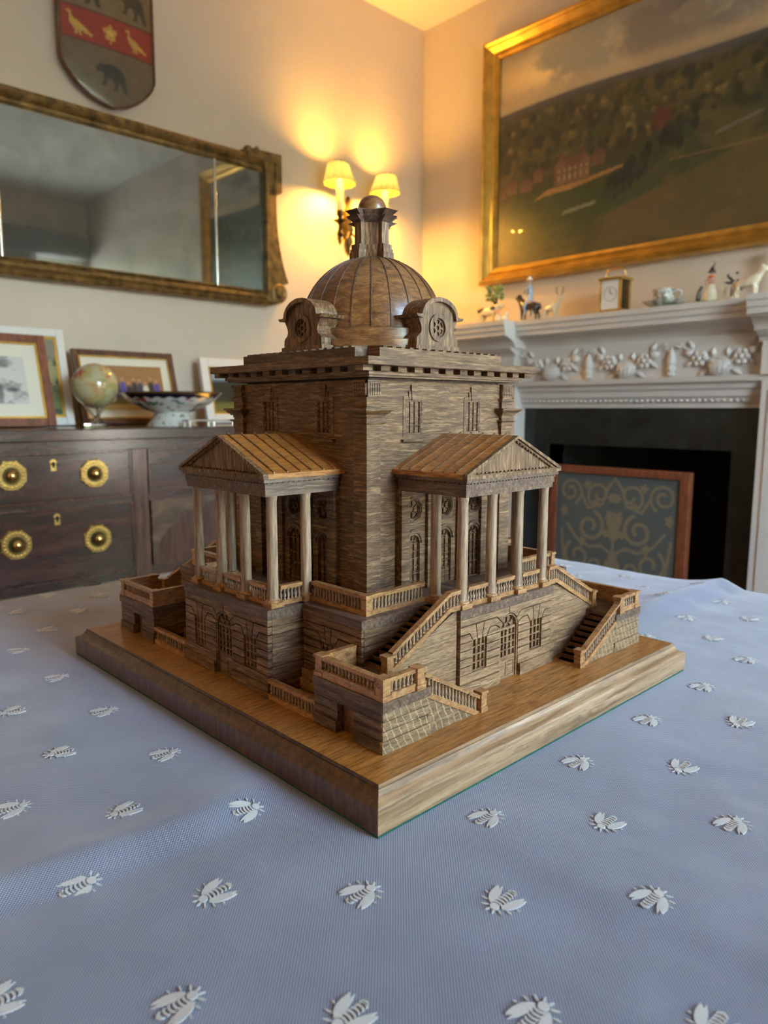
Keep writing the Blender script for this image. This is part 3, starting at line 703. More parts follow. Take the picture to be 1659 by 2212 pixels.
for s in (-1, 1):
    X = lambda v: .886+s*(v-.886)
    fr = lambda u, d, v: (.886+s*(u-.886), d, v)
    crv = [(1.664-.004*(1-(1-i/10)**2)+.068*(i/10)**2.6, 2.02-.41*i/10) for i in range(11)]
    b = MB(); b.prism(fr, [(1.600, 1.52), (1.600, 2.15), (1.664, 2.15)]+crv+[(1.70, 1.600), (1.66, 1.52)], 2.43, 2.499); b.build('frame_side', M['old_gilt'], mi)
    b = MB(); b.prism(fr, [(1.598, 1.56), (1.598, 2.11), (1.616, 2.11), (1.616, 1.56)], 2.418, 2.44); b.build('inner_bead', M['old_gilt'], mi)
    b = MB(); b.prism(fr, [(1.50, 2.150), (1.50, 2.184), (1.690, 2.190), (1.690, 2.018), (1.655, 2.018), (1.655, 2.150)], 2.42, 2.499); b.build('ear', M['old_gilt'], mi)
    b = MB(); b.lathe([(.002, -.078), (.020, -.078), (.026, -.070), (.034, -.074), (.044, -.070), (.048, -.060), (.048, 0)], (X(1.674), 2.499, 1.560), 20, 'y'); b.build('scroll', M['old_gilt'], mi, 40)
    b = MB(); b.ball((X(1.52), 2.45, 2.19), .018, .02, .012); b.ball((X(1.57), 2.45, 2.195), .012, .016, .014); b.build('crest_leaf', M['old_gilt'], mi, 60)

# ------------------------------------------------------------------ wall sconce
def make_sconce(x, y, z, label, power=1.0):
    sc = thing('wall_sconce', label, 'wall light', (x, y, z))
    b = MB(); b.lathe([(.002, -.018), (.030, -.018), (.040, -.010), (.046, 0)], (x, y, z), 16, 'y')
    b.lathe([(.004, -.15), (.012, -.13), (.010, -.11), (.024, -.08), (.016, -.05), (.028, -.02), (.020, .03), (.030, .06), (.012, .10), (.016, .13), (.004, .15)], (x, y-.022, z), 10)
    b.build('backplate', M['dark_brass'], sc, 50)
    for k, s in enumerate((-1, 1)):
        dz = .000 if s < 0 else .012
        cx, cy, cz = x+s*.155, y-.135, z+.02+dz
        b = MB(); b.tube([(x, y-.03, z-.02)]+[(x+s*.155*t, y-.03-.105*t, z-.02-.075*sin(pi*t*.95)+.05*t*t) for t in (.15, .3, .45, .6, .75, .9)]+[(cx, cy, cz-.01)], .006, 8)
        b.tube([(x+s*.06, y-.06, z-.07), (x+s*.09, y-.06, z-.10), (x+s*.12, y-.075, z-.09), (x+s*.115, y-.075, z-.065)], .004, 6)
        b.build('arm', M['dark_brass'], sc, 60)
        b = MB(); b.lathe([(.003, -.115), (.010, -.100), (.006, -.085), (.019, -.062), (.012, -.045), (.008, -.02), (.016, -.008), (.034, .0), (.036, .004), (.010, .008), (.012, .022), (.018, .03), (.018, .05), (.002, .05)], (cx, cy, cz-.04), 12); b.build('drip_pan', M['dark_brass'], sc, 50)
        MB().lathe([(.018, 0), (.018, .142), (.004, .145)], (cx, cy, cz+.01), 12).build('candle', M['candle'], sc, 50)
        MB().ball((cx, cy, cz+.172), .010, .010, .018).build('bulb', M['bulb'], sc, 60)
        b = MB(); npl = 72; tlt = .012*s
        rings = []
        for (r, h) in ((.076, .0), (.0745, .010), (.050, .090), (.050, .094)):
            rings.append([(cx+r*(1+.065*cos(i*pi/3))*cos(2*pi*i/npl)+tlt*h/.094, cy+r*(1+.065*cos(i*pi/3))*sin(2*pi*i/npl), cz+.136+h+.22*tlt*cos(2*pi*i/npl)) for i in range(npl)])
        b.loft(rings, cap=False); b.loft([[(p[0], p[1], p[2]-.002) for p in rings[-1]], [(cx+.033*cos(2*pi*i/npl)+tlt, cy+.033*sin(2*pi*i/npl), cz+.136+.090) for i in range(npl)]], cap=False); so = b.build('lamp_shade', M['shade'], sc)  # inner collar added to narrow the top opening and soften the upward glow
        L = bpy.data.lights.new('sconce_bulb', 'POINT'); L.color = (1.0, .50, .075); L.energy = LAMP_W*power; L.shadow_soft_size = .040
        lo = bpy.data.objects.new('sconce_bulb', L); link(lo, sc); lo.location = (cx-x, cy-y, cz+.172-z)
    return sc
LAMP_W = 56.0
make_sconce(2.157, 2.499, 1.955, 'two armed brass wall light with pleated yellow shades in the room corner')
# the same wall lights on the wall behind the camera's left, outside the frame: they warm the room
for yy, lb in ((-1.0, 'two armed brass wall light nearer the windows on the wall behind the camera'), (1.2, 'two armed brass wall light nearer the sideboard on the wall behind the camera')):
    q = make_sconce(0, 0, 1.955, lb, .45); q.location = (XB+.001, yy, 1.955); q.rotation_euler = (0, 0, pi/2)

# ================================================================== SIDEBOARD AND THE THINGS ON IT
SY, ST = 1.95, 0.940
sb = thing('sideboard', 'dark mahogany sideboard with octagonal brass drawer pulls', 'sideboard', (1.14, 2.2, 0))
MB().box(.01, 2.27, SY-.018, 2.47, ST-.040, ST).build('worktop', M['mahogany'], sb, bev=.004)
b = MB(); b.box(.04, 2.24, SY+.012, 2.46, .40, ST-.040); b.build('carcass', M['mahogany'], sb)
b = MB(); b.box(.04, 2.24, SY+.002, SY+.012, .868, ST-.040); b.box(.04, 2.24, SY+.002, SY+.012, .400, .428); b.build('rail', M['mahogany'], sb)
for xx in (.056, .690, 1.590, 2.224):
    MB().box(xx-.030, xx+.030, SY-.004, SY+.012, .400, .868).build('stile', M['mahogany_v'], sb, bev=.003)
    b = MB(); b.loft([[(xx+s*r, SY+.018+q*r+.02, z) for s, q in ((-1, -1), (1, -1), (1, 1), (-1, 1))] for r, z in ((.030, .40), (.026, .38), (.016, .04), (.022, .03), (.018, 0))]); b.build('leg', M['mahogany_v'], sb)
    b = MB(); b.box(xx-.025, xx+.025, 2.40, 2.45, 0, .40); b.build('leg', M['mahogany_v'], sb)
def pull(par, x, z):
    yf = SY-.003
    b = MB(); b.lathe([(.002, -.006), (.030, -.006), (.050, -.005), (.053, 0.001)], (x, yf, z), 8, 'y', pi/8); pl = b.build('pull_plate', M['brass'], par, 20)
    MB().lathe([(.002, -.0070), (.026, -.0070), (.027, -.0055), (.002, -.0055)], (x, yf, z), 20, 'y').build('pull_shade_disc', M['recess_dark'], par, 30)  # dark disc laid on the plate for the shade of a deep groove
    b = MB(); b.lathe([(.027, -.005), (.030, -.010), (.046, -.010), (.048, -.005)], (x, yf, z), 24, 'y')
    for k in range(20): b.ball((x+.038*cos(k*pi/10), yf-.010, z+.038*sin(k*pi/10)), .0055, .005, .0055, 6, 5)
    o = b.build('beaded_ring', M['brass'], par, 50)
    b = MB(); b.lathe([(.004, 0), (.007, -.012), (.015, -.018), (.016, -.024), (.010, -.030), (.002, -.032)], (x, yf, z), 14, 'y'); b.build('knob', M['brass'], par, 50)
def escutcheon(par, x, z):
    yf = SY-.003
    b = MB(); b.lathe([(.001, -.003), (.011, -.003), (.013, .001)], (x, yf, z+.006), 12, 'y'); b.box(x-.009, x+.009, yf-.003, yf+.001, z-.022, z+.004); b.build('escutcheon', M['brass'], par)
    MB().box(x-.003, x+.003, yf-.004, yf-.0025, z-.012, z+.008).build('keyhole', M['soot'], par)
def drawer(x0, x1, z0, z1, pulls, key):
    d = MB().box(x0, x1, SY-.003, SY+.012, z0, z1).build('drawer', M['mahogany'], sb, bev=.002)
    b = MB(); e = .006
    for (a, c, p, q) in ((x0-e, x1+e, z1, z1+e), (x0-e, x1+e, z0-e, z0), (x0-e, x0, z0, z1), (x1, x1+e, z0, z1)): b.box(a, c, SY-.006, SY+.012, p, q)
    b.build('cock_bead', M['mahogany_v'], d)
    for (x, z) in pulls: pull(d, x, z)
    for (x, z) in key: escutcheon(d, x, z)
drawer(.094, .652, .706, .858, [(.254, .796), (.522, .788)], [(.388, .826)])
drawer(.094, .652, .436, .676, [(.257, .573), (.522, .562)], [(.390, .645)])
drawer(.728, 1.552, .706, .858, [(.93, .79), (1.35, .79)], [(1.14, .826)])
drawer(1.628, 2.186, .706, .858, [(1.77, .79), (2.04, .79)], [(1.907, .826)])
drawer(1.628, 2.186, .436, .676, [(1.77, .565), (2.04, .565)], [(1.907, .645)])
MB().box(.04, 2.24, SY+.002, SY+.012, .676, .706).build('rail', M['mahogany'], sb)
MB().box(.728, 1.552, SY+.004, SY+.014, .436, .676).build('cupboard_panel', M['mahogany_v'], sb)
for s in (-1, 1):
    b = MB(); fr = lambda u, d, v: (1.14+s*u, d, v)
    b.prism(fr, [(-.412, .676), (.0, .676)]+[(-.412+.412*(1-cos(t)) if False else -.412*sin(t), .676-.24*(1-cos(t))) for t in [pi/2*i/12 for i in range(1, 13)]], SY-.004, SY+.006)
    b.build('spandrel', wood('spandrel_veneer', (.06, .030, .017), (.10, .055, .030), (.15, .085, .046), (9, 9, 26), .22, .0, .03, .1, coat=.5, wfreq=8), sb)

def leaning_frame(name, label, x0, x1, h, yb, lean, rot, fmat, fw, mount, fn, cat='picture', ip=0.0):
    """framed picture standing on the sideboard and leaning back"""
    t = thing(name, label, cat, ((x0+x1)/2, yb, ST))
    W_ = x1-x0
    A = Matrix.Translation(((x0+x1)/2, yb, ST+.0035)) @ Matrix.Rotation(rot, 4, 'Z') @ Matrix.Rotation(-lean, 4, 'X')
    xf = lambda u, d, v: tuple(A @ Vector((u, d, v)))
    hw = W_/2
    for nm, q in (('frame_side', (-hw, -hw+fw, 0, h)), ('frame_side', (hw-fw, hw, 0, h)), ('frame_rail', (-hw+fw, hw-fw, 0, fw)), ('frame_rail', (-hw+fw, hw-fw, h-fw, h))):
        b = MB(xf); b.box(q[0], q[1], -.010, .012, q[2], q[3]); b.build(nm, fmat, t, bev=.003)
    MB(xf).box(-hw+fw*.6, hw-fw*.6, -.001, .010, fw*.6, h-fw*.6).build('mount', M['mount'] if mount else fmat, t)
    m_ = fw+mount
    o = xf(-hw+m_, -.0025, m_); u = np.array(xf(hw-m_, -.0025, m_))-np.array(o); v = np.array(xf(-hw+m_, -.0025, h-m_))-np.array(o)
    grid_img('print', t, fn, o, u, v, 110, 110, M['print'])
    if ip:
        b = MB(xf)
        for q in ((-hw+fw, -hw+fw+ip, fw, h-fw), (hw-fw-ip, hw-fw, fw, h-fw), (-hw+fw, hw-fw, fw, fw+ip), (-hw+fw, hw-fw, h-fw-ip, h-fw)): b.box(q[0], q[1], -.006, .0, q[2], q[3])
        b.build('gilt_slip', M['gilt'], t)
    return t
def bw(S, T):
    v = .55+.5*(fbm(S*6, T*6, 81)-.5)
    img = np.ones(S.shape+(3,))*np.array(lin((200, 198, 192)))
    img = lay(img, sst(.52, .60, fbm(S*5+2, T*5, 82)), (150, 149, 146))
    for (cx, cy, rx, ry, c) in ((.30, .78, .22, .16, 60), (.72, .86, .16, .12, 70), (.42, .52, .20, .22, 175), (.38, .62, .09, .09, 40), (.2, .18, .16, .18, 30), (.62, .36, .24, .10, 90), (.70, .22, .05, .2, 60), (.55, .20, .06, .18, 80), (.85, .30, .08, .05, 50)):
        img = lay(img, np.clip(1.25-((S-cx)/rx)**2-((T-cy)/ry)**2, 0, 1)*.85*(.6+.6*fbm(S*14, T*14, 83)), (c, c, c))
    return img
def garden_print(S, T):
    img = np.ones(S.shape+(3,))*np.array(lin((96, 104, 62)))
    img = lay(img, sst(.40, .60, fbm(S*6, T*9, 91)), (150, 140, 96)); img = lay(img, sst(.55, .7, fbm(S*12, T*12, 92)), (52, 62, 40))
    return lay(img, sst(.66, .8, T), (128, 120, 108))
def group_print(S, T):
    img = np.ones(S.shape+(3,))*np.array(lin((140, 104, 64)))
    img = img*(.8+.4*fbm(S*10, T*30, 95))[..., None]
    img = lay(img, sst(.30, .24, T), (120, 112, 52)); img = lay(img, sst(.14, .10, T), (196, 176, 110))
    for i in range(11):
        cx = .10+.08*i; c = [(44, 40, 48), (60, 62, 84), (215, 212, 200), (52, 46, 50), (72, 66, 150), (40, 38, 44)][i % 6]; hh = .58+.05*sin(i*2.2)
        img = lay(img, np.clip(1.4-((S-cx)/.042)**2-((T-hh+.17)/.20)**4, 0, 1), c); img = lay(img, np.clip(1.4-((S-cx)/.022)**2-((T-hh-.08)/.045)**2, 0, 1), (176, 130, 100))
    return img
def dark_print(S, T):
    img = np.ones(S.shape+(3,))*np.array(lin((40, 42, 32)))*(.7+.6*fbm(S*6, T*6, 97))[..., None]
    img = lay(img, sst(.66, .78, T), (132, 150, 172)); return lay(img, sst(.3, .2, T), (96, 92, 40))
leaning_frame('photo_frame', 'white framed garden picture standing behind the brown framed black and white photograph', .22, .615, .372, 2.330, radians(12), 0, M['frame_white'], .030, 0.0, garden_print, 'photo frame', .010)
leaning_frame('photo_frame', 'red brown framed black and white photograph at the left end of the sideboard', .02, .500, .335, 2.195, radians(14), 0.02, M['frame_brown'], .030, .052, bw, 'photo frame', .007)
leaning_frame('photo_frame', 'brown framed colour group photograph behind the globe and bowl', .655, 1.085, .310, 2.350, radians(16), -.02, M['frame_dark'], .024, .038, group_print, 'photo frame', .006)
leaning_frame('photo_frame', 'pale framed dark landscape picture at the right behind the wooden model', 1.215, 1.63, .295, 2.365, radians(12), .02, M['frame_white'], .040, 0.0, dark_print, 'photo frame', .010)

# globe on a clear stand
gb = thing('globe', 'small cream desk globe on a clear acrylic tripod stand', 'globe', (.648, 2.20, ST))
gc = (.648, 2.20, 1.092)
b = MB(); b.ball(gc, .083, n=64, m=40); o = b.build('sphere', M['glazed'], gb, 60)
def globe_fn(co):
    x, y, z = co[:, 0], co[:, 1], co[:, 2]-(gc[2]-ST); lo = np.arctan2(y, x); la = np.arcsin(np.clip(z/.083, -1, 1))
    rgb = np.ones((len(co), 3))*np.array(lin((172, 166, 132)))
    lnd = sst(.50, .54, fbm(lo*1.6+4, la*2.2+2, 7, 5))
    cc = fbm(lo*3+1, la*4, 8, 2)
    c = np.where((cc > .55)[:, None], np.where((z > .03)[:, None], np.array(lin((164, 84, 72))), np.array(lin((176, 140, 98)))), np.where((cc > .45)[:, None], np.array(lin((186, 160, 104))), np.array(lin((158, 150, 100)))))
    rgb = rgb*(1-lnd[:, None])+c*lnd[:, None]
    grid = (np.abs(np.sin(lo*6)) < .03) | (np.abs(np.sin(la*6)) < .04)
    rgb[grid] *= .85
    return rgb
paint(o.data, globe_fn)
for k in range(3):
    a = radians(250+120*k)
    MB().tube([(gc[0]+.020*cos(a+2.6), gc[1]+.020*sin(a+2.6), ST+.012), (gc[0]+.052*cos(a), gc[1]+.052*sin(a), ST+.088)], .006, 8).build('stand_leg', M['acrylic'], gb, 60)
MB().box(gc[0]-.036, gc[0]+.036, gc[1]-.03, gc[1]+.03, ST+.001, ST+.014).build('stand_base', M['acrylic'], gb, bev=.002)

# footed porcelain bowl
bo = thing('footed_bowl', 'wide white porcelain footed bowl with navy rim and small flowers', 'bowl', (.918, 2.125, ST))
prof = [(.098, .0), (.092, .010), (.076, .030), (.064, .048), (.066, .052), (.110, .066), (.150, .086), (.175, .106), (.184, .116), (.196, .126), (.198, .130), (.180, .124), (.14, .10), (.08, .074), (.002, .068)]
pf = []
for (r0, z0), (r1, z1) in zip(prof[:-1], prof[1:]):
    for i in range(4): pf.append((r0+(r1-r0)*i/4, z0+(z1-z0)*i/4))
pf.append(prof[-1])
b = MB(); b.lathe(pf, (.918, 2.125, ST+.001), 120); o = b.build('bowl', M['glazed'], bo, 40)
def bowl_fn(co):
    a = np.arctan2(co[:, 1], co[:, 0]); z = co[:, 2]; r = np.hypot(co[:, 0], co[:, 1])
    rgb = np.ones((len(co), 3))*np.array(lin((206, 206, 200)))
    f = (fbm(a*6+20, z*70, 3, 3) > .64) & (z > .055) & (z < .108); rgb[f] = np.array(lin((150, 52, 58)))
    f = (fbm(a*7+50, z*80, 4, 3) > .66) & (z > .06) & (z < .1); rgb[f] = np.array(lin((64, 104, 76)))
    f = (fbm(a*5+70, z*90, 6, 3) > .64) & (z < .045); rgb[f] = np.array(lin((110, 120, 90)))
    sc = .112-.006*np.abs(np.sin(a*12)); f = (z > sc); rgb[f] = np.array(lin((26, 24, 40)))
    f = (z > .124) & (r > .188); rgb[f] = np.array(lin((90, 66, 30)))
    return rgb
paint(o.data, bowl_fn)
tr = thing('low_tray', 'small low footed silver tray beside the porcelain bowl', 'tray', (1.005, 1.968, ST))
b = MB(); b.box(.888, 1.120, 1.944, 1.996, ST+.020, ST+.026); b.build('tray_top', M['silver'], tr, bev=.002)
for xx in (.897, 1.00, 1.111):
    for yy in (1.950, 1.990): MB().tube([(xx, yy, ST+.0005), (xx, yy, ST+.020)], .005, 8).build('foot', M['silver'], tr)

# ================================================================== THINGS ON THE MANTEL SHELF
MS = 1.425
def skin(name, parent, nodes, edges, mat, sub=1):
    """continuous figure grown from a skeleton; nodes: name -> (x, y, z, r) in world metres"""
    keys = list(nodes); me = bpy.data.meshes.new(name); off = np.array(top(parent).location)
    me.from_pydata([tuple(np.array(nodes[k][:3])-off) for k in keys], [(keys.index(a), keys.index(c)) for a, c in edges], [])
    me.materials.append(mat)
    o = bpy.data.objects.new(name, me); link(o, parent)
    me_sk = o.modifiers.new('skin', 'SKIN'); me_sk.use_smooth_shade = True
    sd = o.modifiers.new('sub', 'SUBSURF'); sd.levels = sub; sd.render_levels = sub
    if not me.skin_vertices: me.skin_vertices.new()
    for i, k in enumerate(keys):
        r = nodes[k][3]; me.skin_vertices[0].data[i].radius = (r, r); me.skin_vertices[0].data[i].use_root = (i == 0)
    return o
def quad_nodes(y, x, z, L, H, dirn, rl=.16, neck=1.0, headup=.0):
    """four legged animal along y; dirn=+1 looks towards +y"""
    q = lambda f, g, h, r: (x+g*L, y+dirn*f*L, z+h*H, r*L)
    n = {'chest': q(.30, 0, .62, rl), 'belly': q(0, 0, .60, rl*.95), 'rump': q(-.32, 0, .63, rl*.95), 'tail0': q(-.46, 0, .62, .04), 'tail1': q(-.50, 0, .40, .025),
         'neck': q(.45, 0, .80+.06*neck, rl*.55), 'head': q(.53+.02*neck, 0, .93+.10*neck+headup, rl*.50), 'muzzle': q(.70, 0, .86+.08*neck+headup, rl*.30)}
    e = [('chest', 'belly'), ('belly', 'rump'), ('rump', 'tail0'), ('tail0', 'tail1'), ('chest', 'neck'), ('neck', 'head'), ('head', 'muzzle')]
    for s, t in ((-1, 'l'), (1, 'r')):
        n.update({'sh'+t: q(.30, s*.10, .46, .085), 'kn'+t: q(.31, s*.11, .25, .05), 'ft'+t: q(.30, s*.11, .02, .045),
                  'hi'+t: q(-.30, s*.10, .47, .10), 'st'+t: q(-.26, s*.11, .34, .065), 'ho'+t: q(-.36, s*.11, .21, .045), 'hf'+t: q(-.33, s*.11, .02, .045),
                  'ear'+t: q(.49, s*.09, 1.02+.12*neck+headup, .022)})
        e += [('chest', 'sh'+t), ('sh'+t, 'kn'+t), ('kn'+t, 'ft'+t), ('rump', 'hi'+t), ('hi'+t, 'st'+t), ('st'+t, 'ho'+t), ('ho'+t, 'hf'+t), ('head', 'ear'+t)]
    return n, e
def base_oval(par, x, y, z, rx, ry, h, mat):
    b = MB(); b.loft([[(x+rx*k*cos(2*pi*i/20), y+ry*k*sin(2*pi*i/20), z+q) for i in range(20)] for k, q in ((1.0, .0005), (1.05, h*.4), (.96, h))]); return b.build('base', mat, par, 50)
def figure_nodes(x, y, z, H, lean=0.0, sit=False):
    q = lambda g, f, h, r: (x+g*H, y+f*H+lean*h, z+h*H, r*H)
    n = {'pelvis': q(0, 0, .50, .10), 'waist': q(0, 0, .60, .085), 'ribs': q(0, 0, .72, .10), 'neck': q(0, 0, .84, .045), 'skull': q(0, 0, .93, .062)}
    e = [('pelvis', 'waist'), ('waist', 'ribs'), ('ribs', 'neck'), ('neck', 'skull')]
    for s, t in ((-1, 'l'), (1, 'r')):
        n.update({'sho'+t: q(0, s*.12, .79, .05), 'elb'+t: q(-.06, s*.17, .64, .04), 'han'+t: q(-.15, s*.10, .56, .032),
                  'hip'+t: q(0, s*.07, .44, .075), 'kne'+t: q(-.02, s*.08, .24, .055), 'foo'+t: q(0, s*.08, .02, .04)})
        e += [('ribs', 'sho'+t), ('sho'+t, 'elb'+t), ('elb'+t, 'han'+t), ('pelvis', 'hip'+t), ('hip'+t, 'kne'+t), ('kne'+t, 'foo'+t)]
    return n, e
# cow and milkmaid under a tree
XF = 2.585
t = thing('cow_figurine', 'china cow with a milkmaid under a green tree, first ornament on the mantel shelf', 'ornament', (XF, 1.85, MS))
base_oval(t, XF, 1.85, MS, .045, .115, .014, M['green_china'])
n, e = quad_nodes(1.875, XF, MS+.012, .135, .108, -1, .205, -.6, -.05); skin('cow', t, n, e, M['cream_china'])
b = MB(); b.ball((XF-.012, 1.915, MS+.082), .016, .026, .016); b.ball((XF-.010, 1.842, MS+.088), .016, .022, .014); b.build('hide_patch', M['dark_china'], t, 60)
skin('tree_trunk', t, {'a': (XF+.028, 1.845, MS+.012, .011), 'b': (XF+.024, 1.848, MS+.10, .008), 'c': (XF+.016, 1.838, MS+.155, .006), 'd': (XF+.016, 1.87, MS+.15, .004)}, [('a', 'b'), ('b', 'c'), ('b', 'd')], M['dark_china'])
b = MB()
for k in range(26):
    b.ball((XF+.012+RNG.uniform(-.02, .02), 1.850+RNG.uniform(-.042, .042), MS+.165+RNG.uniform(-.035, .04)), RNG.uniform(.008, .014), RNG.uniform(.010, .016), RNG.uniform(.007, .013), 7, 5)
b.build('tree_leaves', M['green_china'], t, 60)
n, e = figure_nodes(XF-.028, 1.795, MS+.012, .078); skin('milkmaid', t, n, e, M['pink_china'])
b = MB(); b.lathe([(.020, 0), (.017, .02), (.010, .040), (.002, .042)], (XF-.028, 1.795, MS+.013), 12); b.build('skirt', M['cream_china'], t, 50)
b = MB(); b.ball((XF-.026, 1.755, MS+.030), .012, .018, .014); b.ball((XF-.026, 1.742, MS+.050), .009, .010, .010); b.build('calf', M['china'], t, 60)
# rider
t = thing('rider_figurine', 'china rider in a pale coat on a dark horse, second ornament on the mantel shelf', 'ornament', (XF, 1.633, MS))
base_oval(t, XF, 1.633, MS, .034, .075, .012, M['green_china'])
n, e = quad_nodes(1.622, XF, MS+.010, .125, .120, 1, .19, .4, .02); skin('horse', t, n, e, M['dark_china'])
q = {'pelvis': (XF, 1.622, MS+.110, .014), 'waist': (XF, 1.624, MS+.135, .012), 'ribs': (XF, 1.625, MS+.158, .014), 'neck': (XF, 1.627, MS+.180, .006), 'skull': (XF, 1.630, MS+.197, .0095)}
e = [('pelvis', 'waist'), ('waist', 'ribs'), ('ribs', 'neck'), ('neck', 'skull')]
for s in (-1, 1):
    k = str(s); q.update({'sh'+k: (XF+s*.015, 1.626, MS+.170, .007), 'el'+k: (XF+s*.022, 1.640, MS+.150, .0055), 'ha'+k: (XF+s*.010, 1.660, MS+.142, .0045), 'hi'+k: (XF+s*.018, 1.628, MS+.102, .010), 'kn'+k: (XF+s*.026, 1.642, MS+.080, .008), 'fo'+k: (XF+s*.026, 1.632, MS+.042, .006), 'to'+k: (XF+s*.026, 1.644, MS+.040, .005)})
    e += [('ribs', 'sh'+k), ('sh'+k, 'el'+k), ('el'+k, 'ha'+k), ('pelvis', 'hi'+k), ('hi'+k, 'kn'+k), ('kn'+k, 'fo'+k), ('fo'+k, 'to'+k)]
skin('rider', t, q, e, M['blue_china'])
b = MB(); b.lathe([(.002, .020), (.008, .016), (.010, .006), (.017, .003), (.017, 0), (.002, 0)], (XF, 1.630, MS+.203), 12); b.build('hat', M['china'], t, 50)
b = MB(); b.box(XF-.024, XF+.024, 1.607, 1.634, MS+.090, MS+.104); b.build('saddle_cloth', M['pink_china'], t, bev=.003)
# stags
def antler(par, x, y, z, d, mat):
    for s in (-1, 1):
        b = MB(); b.tube([(x, y+s*.004, z), (x, y+s*.014, z+.016), (x, y+s*.018, z+.034), (x, y+s*.013, z+.046)], [.0022, .002, .0017, .001], 6)
        b.tube([(x, y+s*.014, z+.016), (x, y+s*.026, z+.024)], [.0018, .001], 6); b.tube([(x, y+s*.018, z+.034), (x, y+s*.028, z+.040)], [.0016, .001], 6); b.build('antler', mat, par, 60)
t = thing('stag_figurine', 'white china stag with antlers left of the brass carriage clock', 'ornament', (XF, 1.495, MS))
base_oval(t, XF, 1.495, MS, .024, .050, .012, M['green_china'])
n, e = quad_nodes(1.505, XF, MS+.010, .090, .085, -1, .20, 1.0, .10); skin('stag', t, n, e, M['cream_china']); antler(t, XF, 1.458, MS+.108, -1, M['dark_china'])
t = thing('deer_figurine', 'white china deer at the right end of the mantel beside the silver candlestick', 'ornament', (2.55, .600, MS))
base_oval(t, 2.55, .600, MS, .022, .050, .008, M['cream_china'])
n, e = quad_nodes(.605, 2.55, MS+.006, .105, .100, -1, .20, 1.0, .05); skin('deer', t, n, e, M['cream_china'])
# carriage clock
t = thing('carriage_clock', 'brass carriage clock with glass sides and a loop handle', 'clock', (2.60, 1.180, MS))
x0, x1, y0, y1 = 2.548, 2.640, 1.128, 1.232
b = MB(); b.box(x0-.006, x1+.006, y0-.006, y1+.006, MS+.0005, MS+.014); b.box(x0-.002, x1+.002, y0-.002, y1+.002, MS+.014, MS+.020); b.build('base', M['brass'], t, bev=.002)
b = MB(); b.box(x0-.006, x1+.006, y0-.006, y1+.006, MS+.144, MS+.158); b.build('top', M['brass'], t, bev=.003)
for xx in (x0, x1-.011):
    for yy in (y0, y1-.011): MB().box(xx, xx+.011, yy, yy+.011, MS+.020, MS+.144).build('pillar', M['brass'], t, bev=.002)
MB().box(x0+.004, x0+.006, y0+.011, y1-.011, MS+.020, MS+.144).build('dial', M['china'], t)
b = MB(); b.prism(lambda u, d, v: (d, u, v), arc(1.18, MS+.085, .031, 0, 2*pi, 28)[:-1], x0+.003, x0+.0042, [arc(1.18, MS+.085, .0295, 0, 2*pi, 28)[:-1]]); b.box(x0+.001, x0+.0035, 1.179, 1.181, MS+.085, MS+.108); b.box(x0+.001, x0+.0035, 1.165, 1.18, MS+.084, MS+.086); b.build('hands', M['dark_brass'], t)
MB().box(x0+.008, x1-.002, y0+.003, y1-.003, MS+.020, MS+.144).build('movement_case', M['dark_brass'], t)
b = MB(); zt = MS+.158
b.tube([(2.594, y0+.012, zt), (2.594, y0+.006, zt+.014), (2.594, y0+.012, zt+.034), (2.594, y0+.022, zt+.040), (2.594, y1-.022, zt+.040), (2.594, y1-.012, zt+.034), (2.594, y1-.006, zt+.014), (2.594, y1-.012, zt)], .0042, 8); b.build('handle', M['brass'], t, 60)
# cup on its saucer
t = thing('saucer', 'floral china saucer under the cup on the mantel shelf', 'saucer', (XF-.01, .945, MS))
b = MB(); b.lathe([(.034, .0005), (.034, .005), (.060, .014), (.084, .028), (.086, .031), (.058, .020), (.002, .010)], (XF-.01, .945, MS), 28); o = b.build('dish', M['glazed'], t, 50)
def flo(co):
    rgb = np.ones((len(co), 3))*np.array(lin((196, 196, 186))); f = fbm(co[:, 1]*90+30, co[:, 2]*120+7+co[:, 0]*60, 5, 3); rgb[f > .60] = np.array(lin((104, 112, 84))); rgb[f < .36] = np.array(lin((134, 110, 104))); return rgb
paint(o.data, flo)
t = thing('teacup', 'floral china cup with a loop handle standing on a saucer', 'cup', (XF-.01, .945, MS+.0105))
pf = [(.024, 0), (.026, .006), (.036, .012), (.041, .030), (.042, .050), (.045, .062), (.046, .070), (.043, .069), (.039, .050), (.036, .020), (.002, .010)]
pp = []
for (a, c), (d_, e_) in zip(pf[:-1], pf[1:]):
    for i in range(4): pp.append((a+(d_-a)*i/4, c+(e_-c)*i/4))
b = MB(); b.lathe(pp+[pf[-1]], (XF-.01, .945, MS+.0105), 48); o = b.build('bowl', M['glazed'], t, 50); paint(o.data, flo)
MB().tube([(XF-.01, .945-.042, MS+.066), (XF-.01, .945-.058, MS+.074), (XF-.01, .945-.074, MS+.066), (XF-.01, .945-.076, MS+.050), (XF-.01, .945-.064, MS+.034), (XF-.01, .945-.040, MS+.026)], .0045, 8).build('handle', M['china'], t, 60)
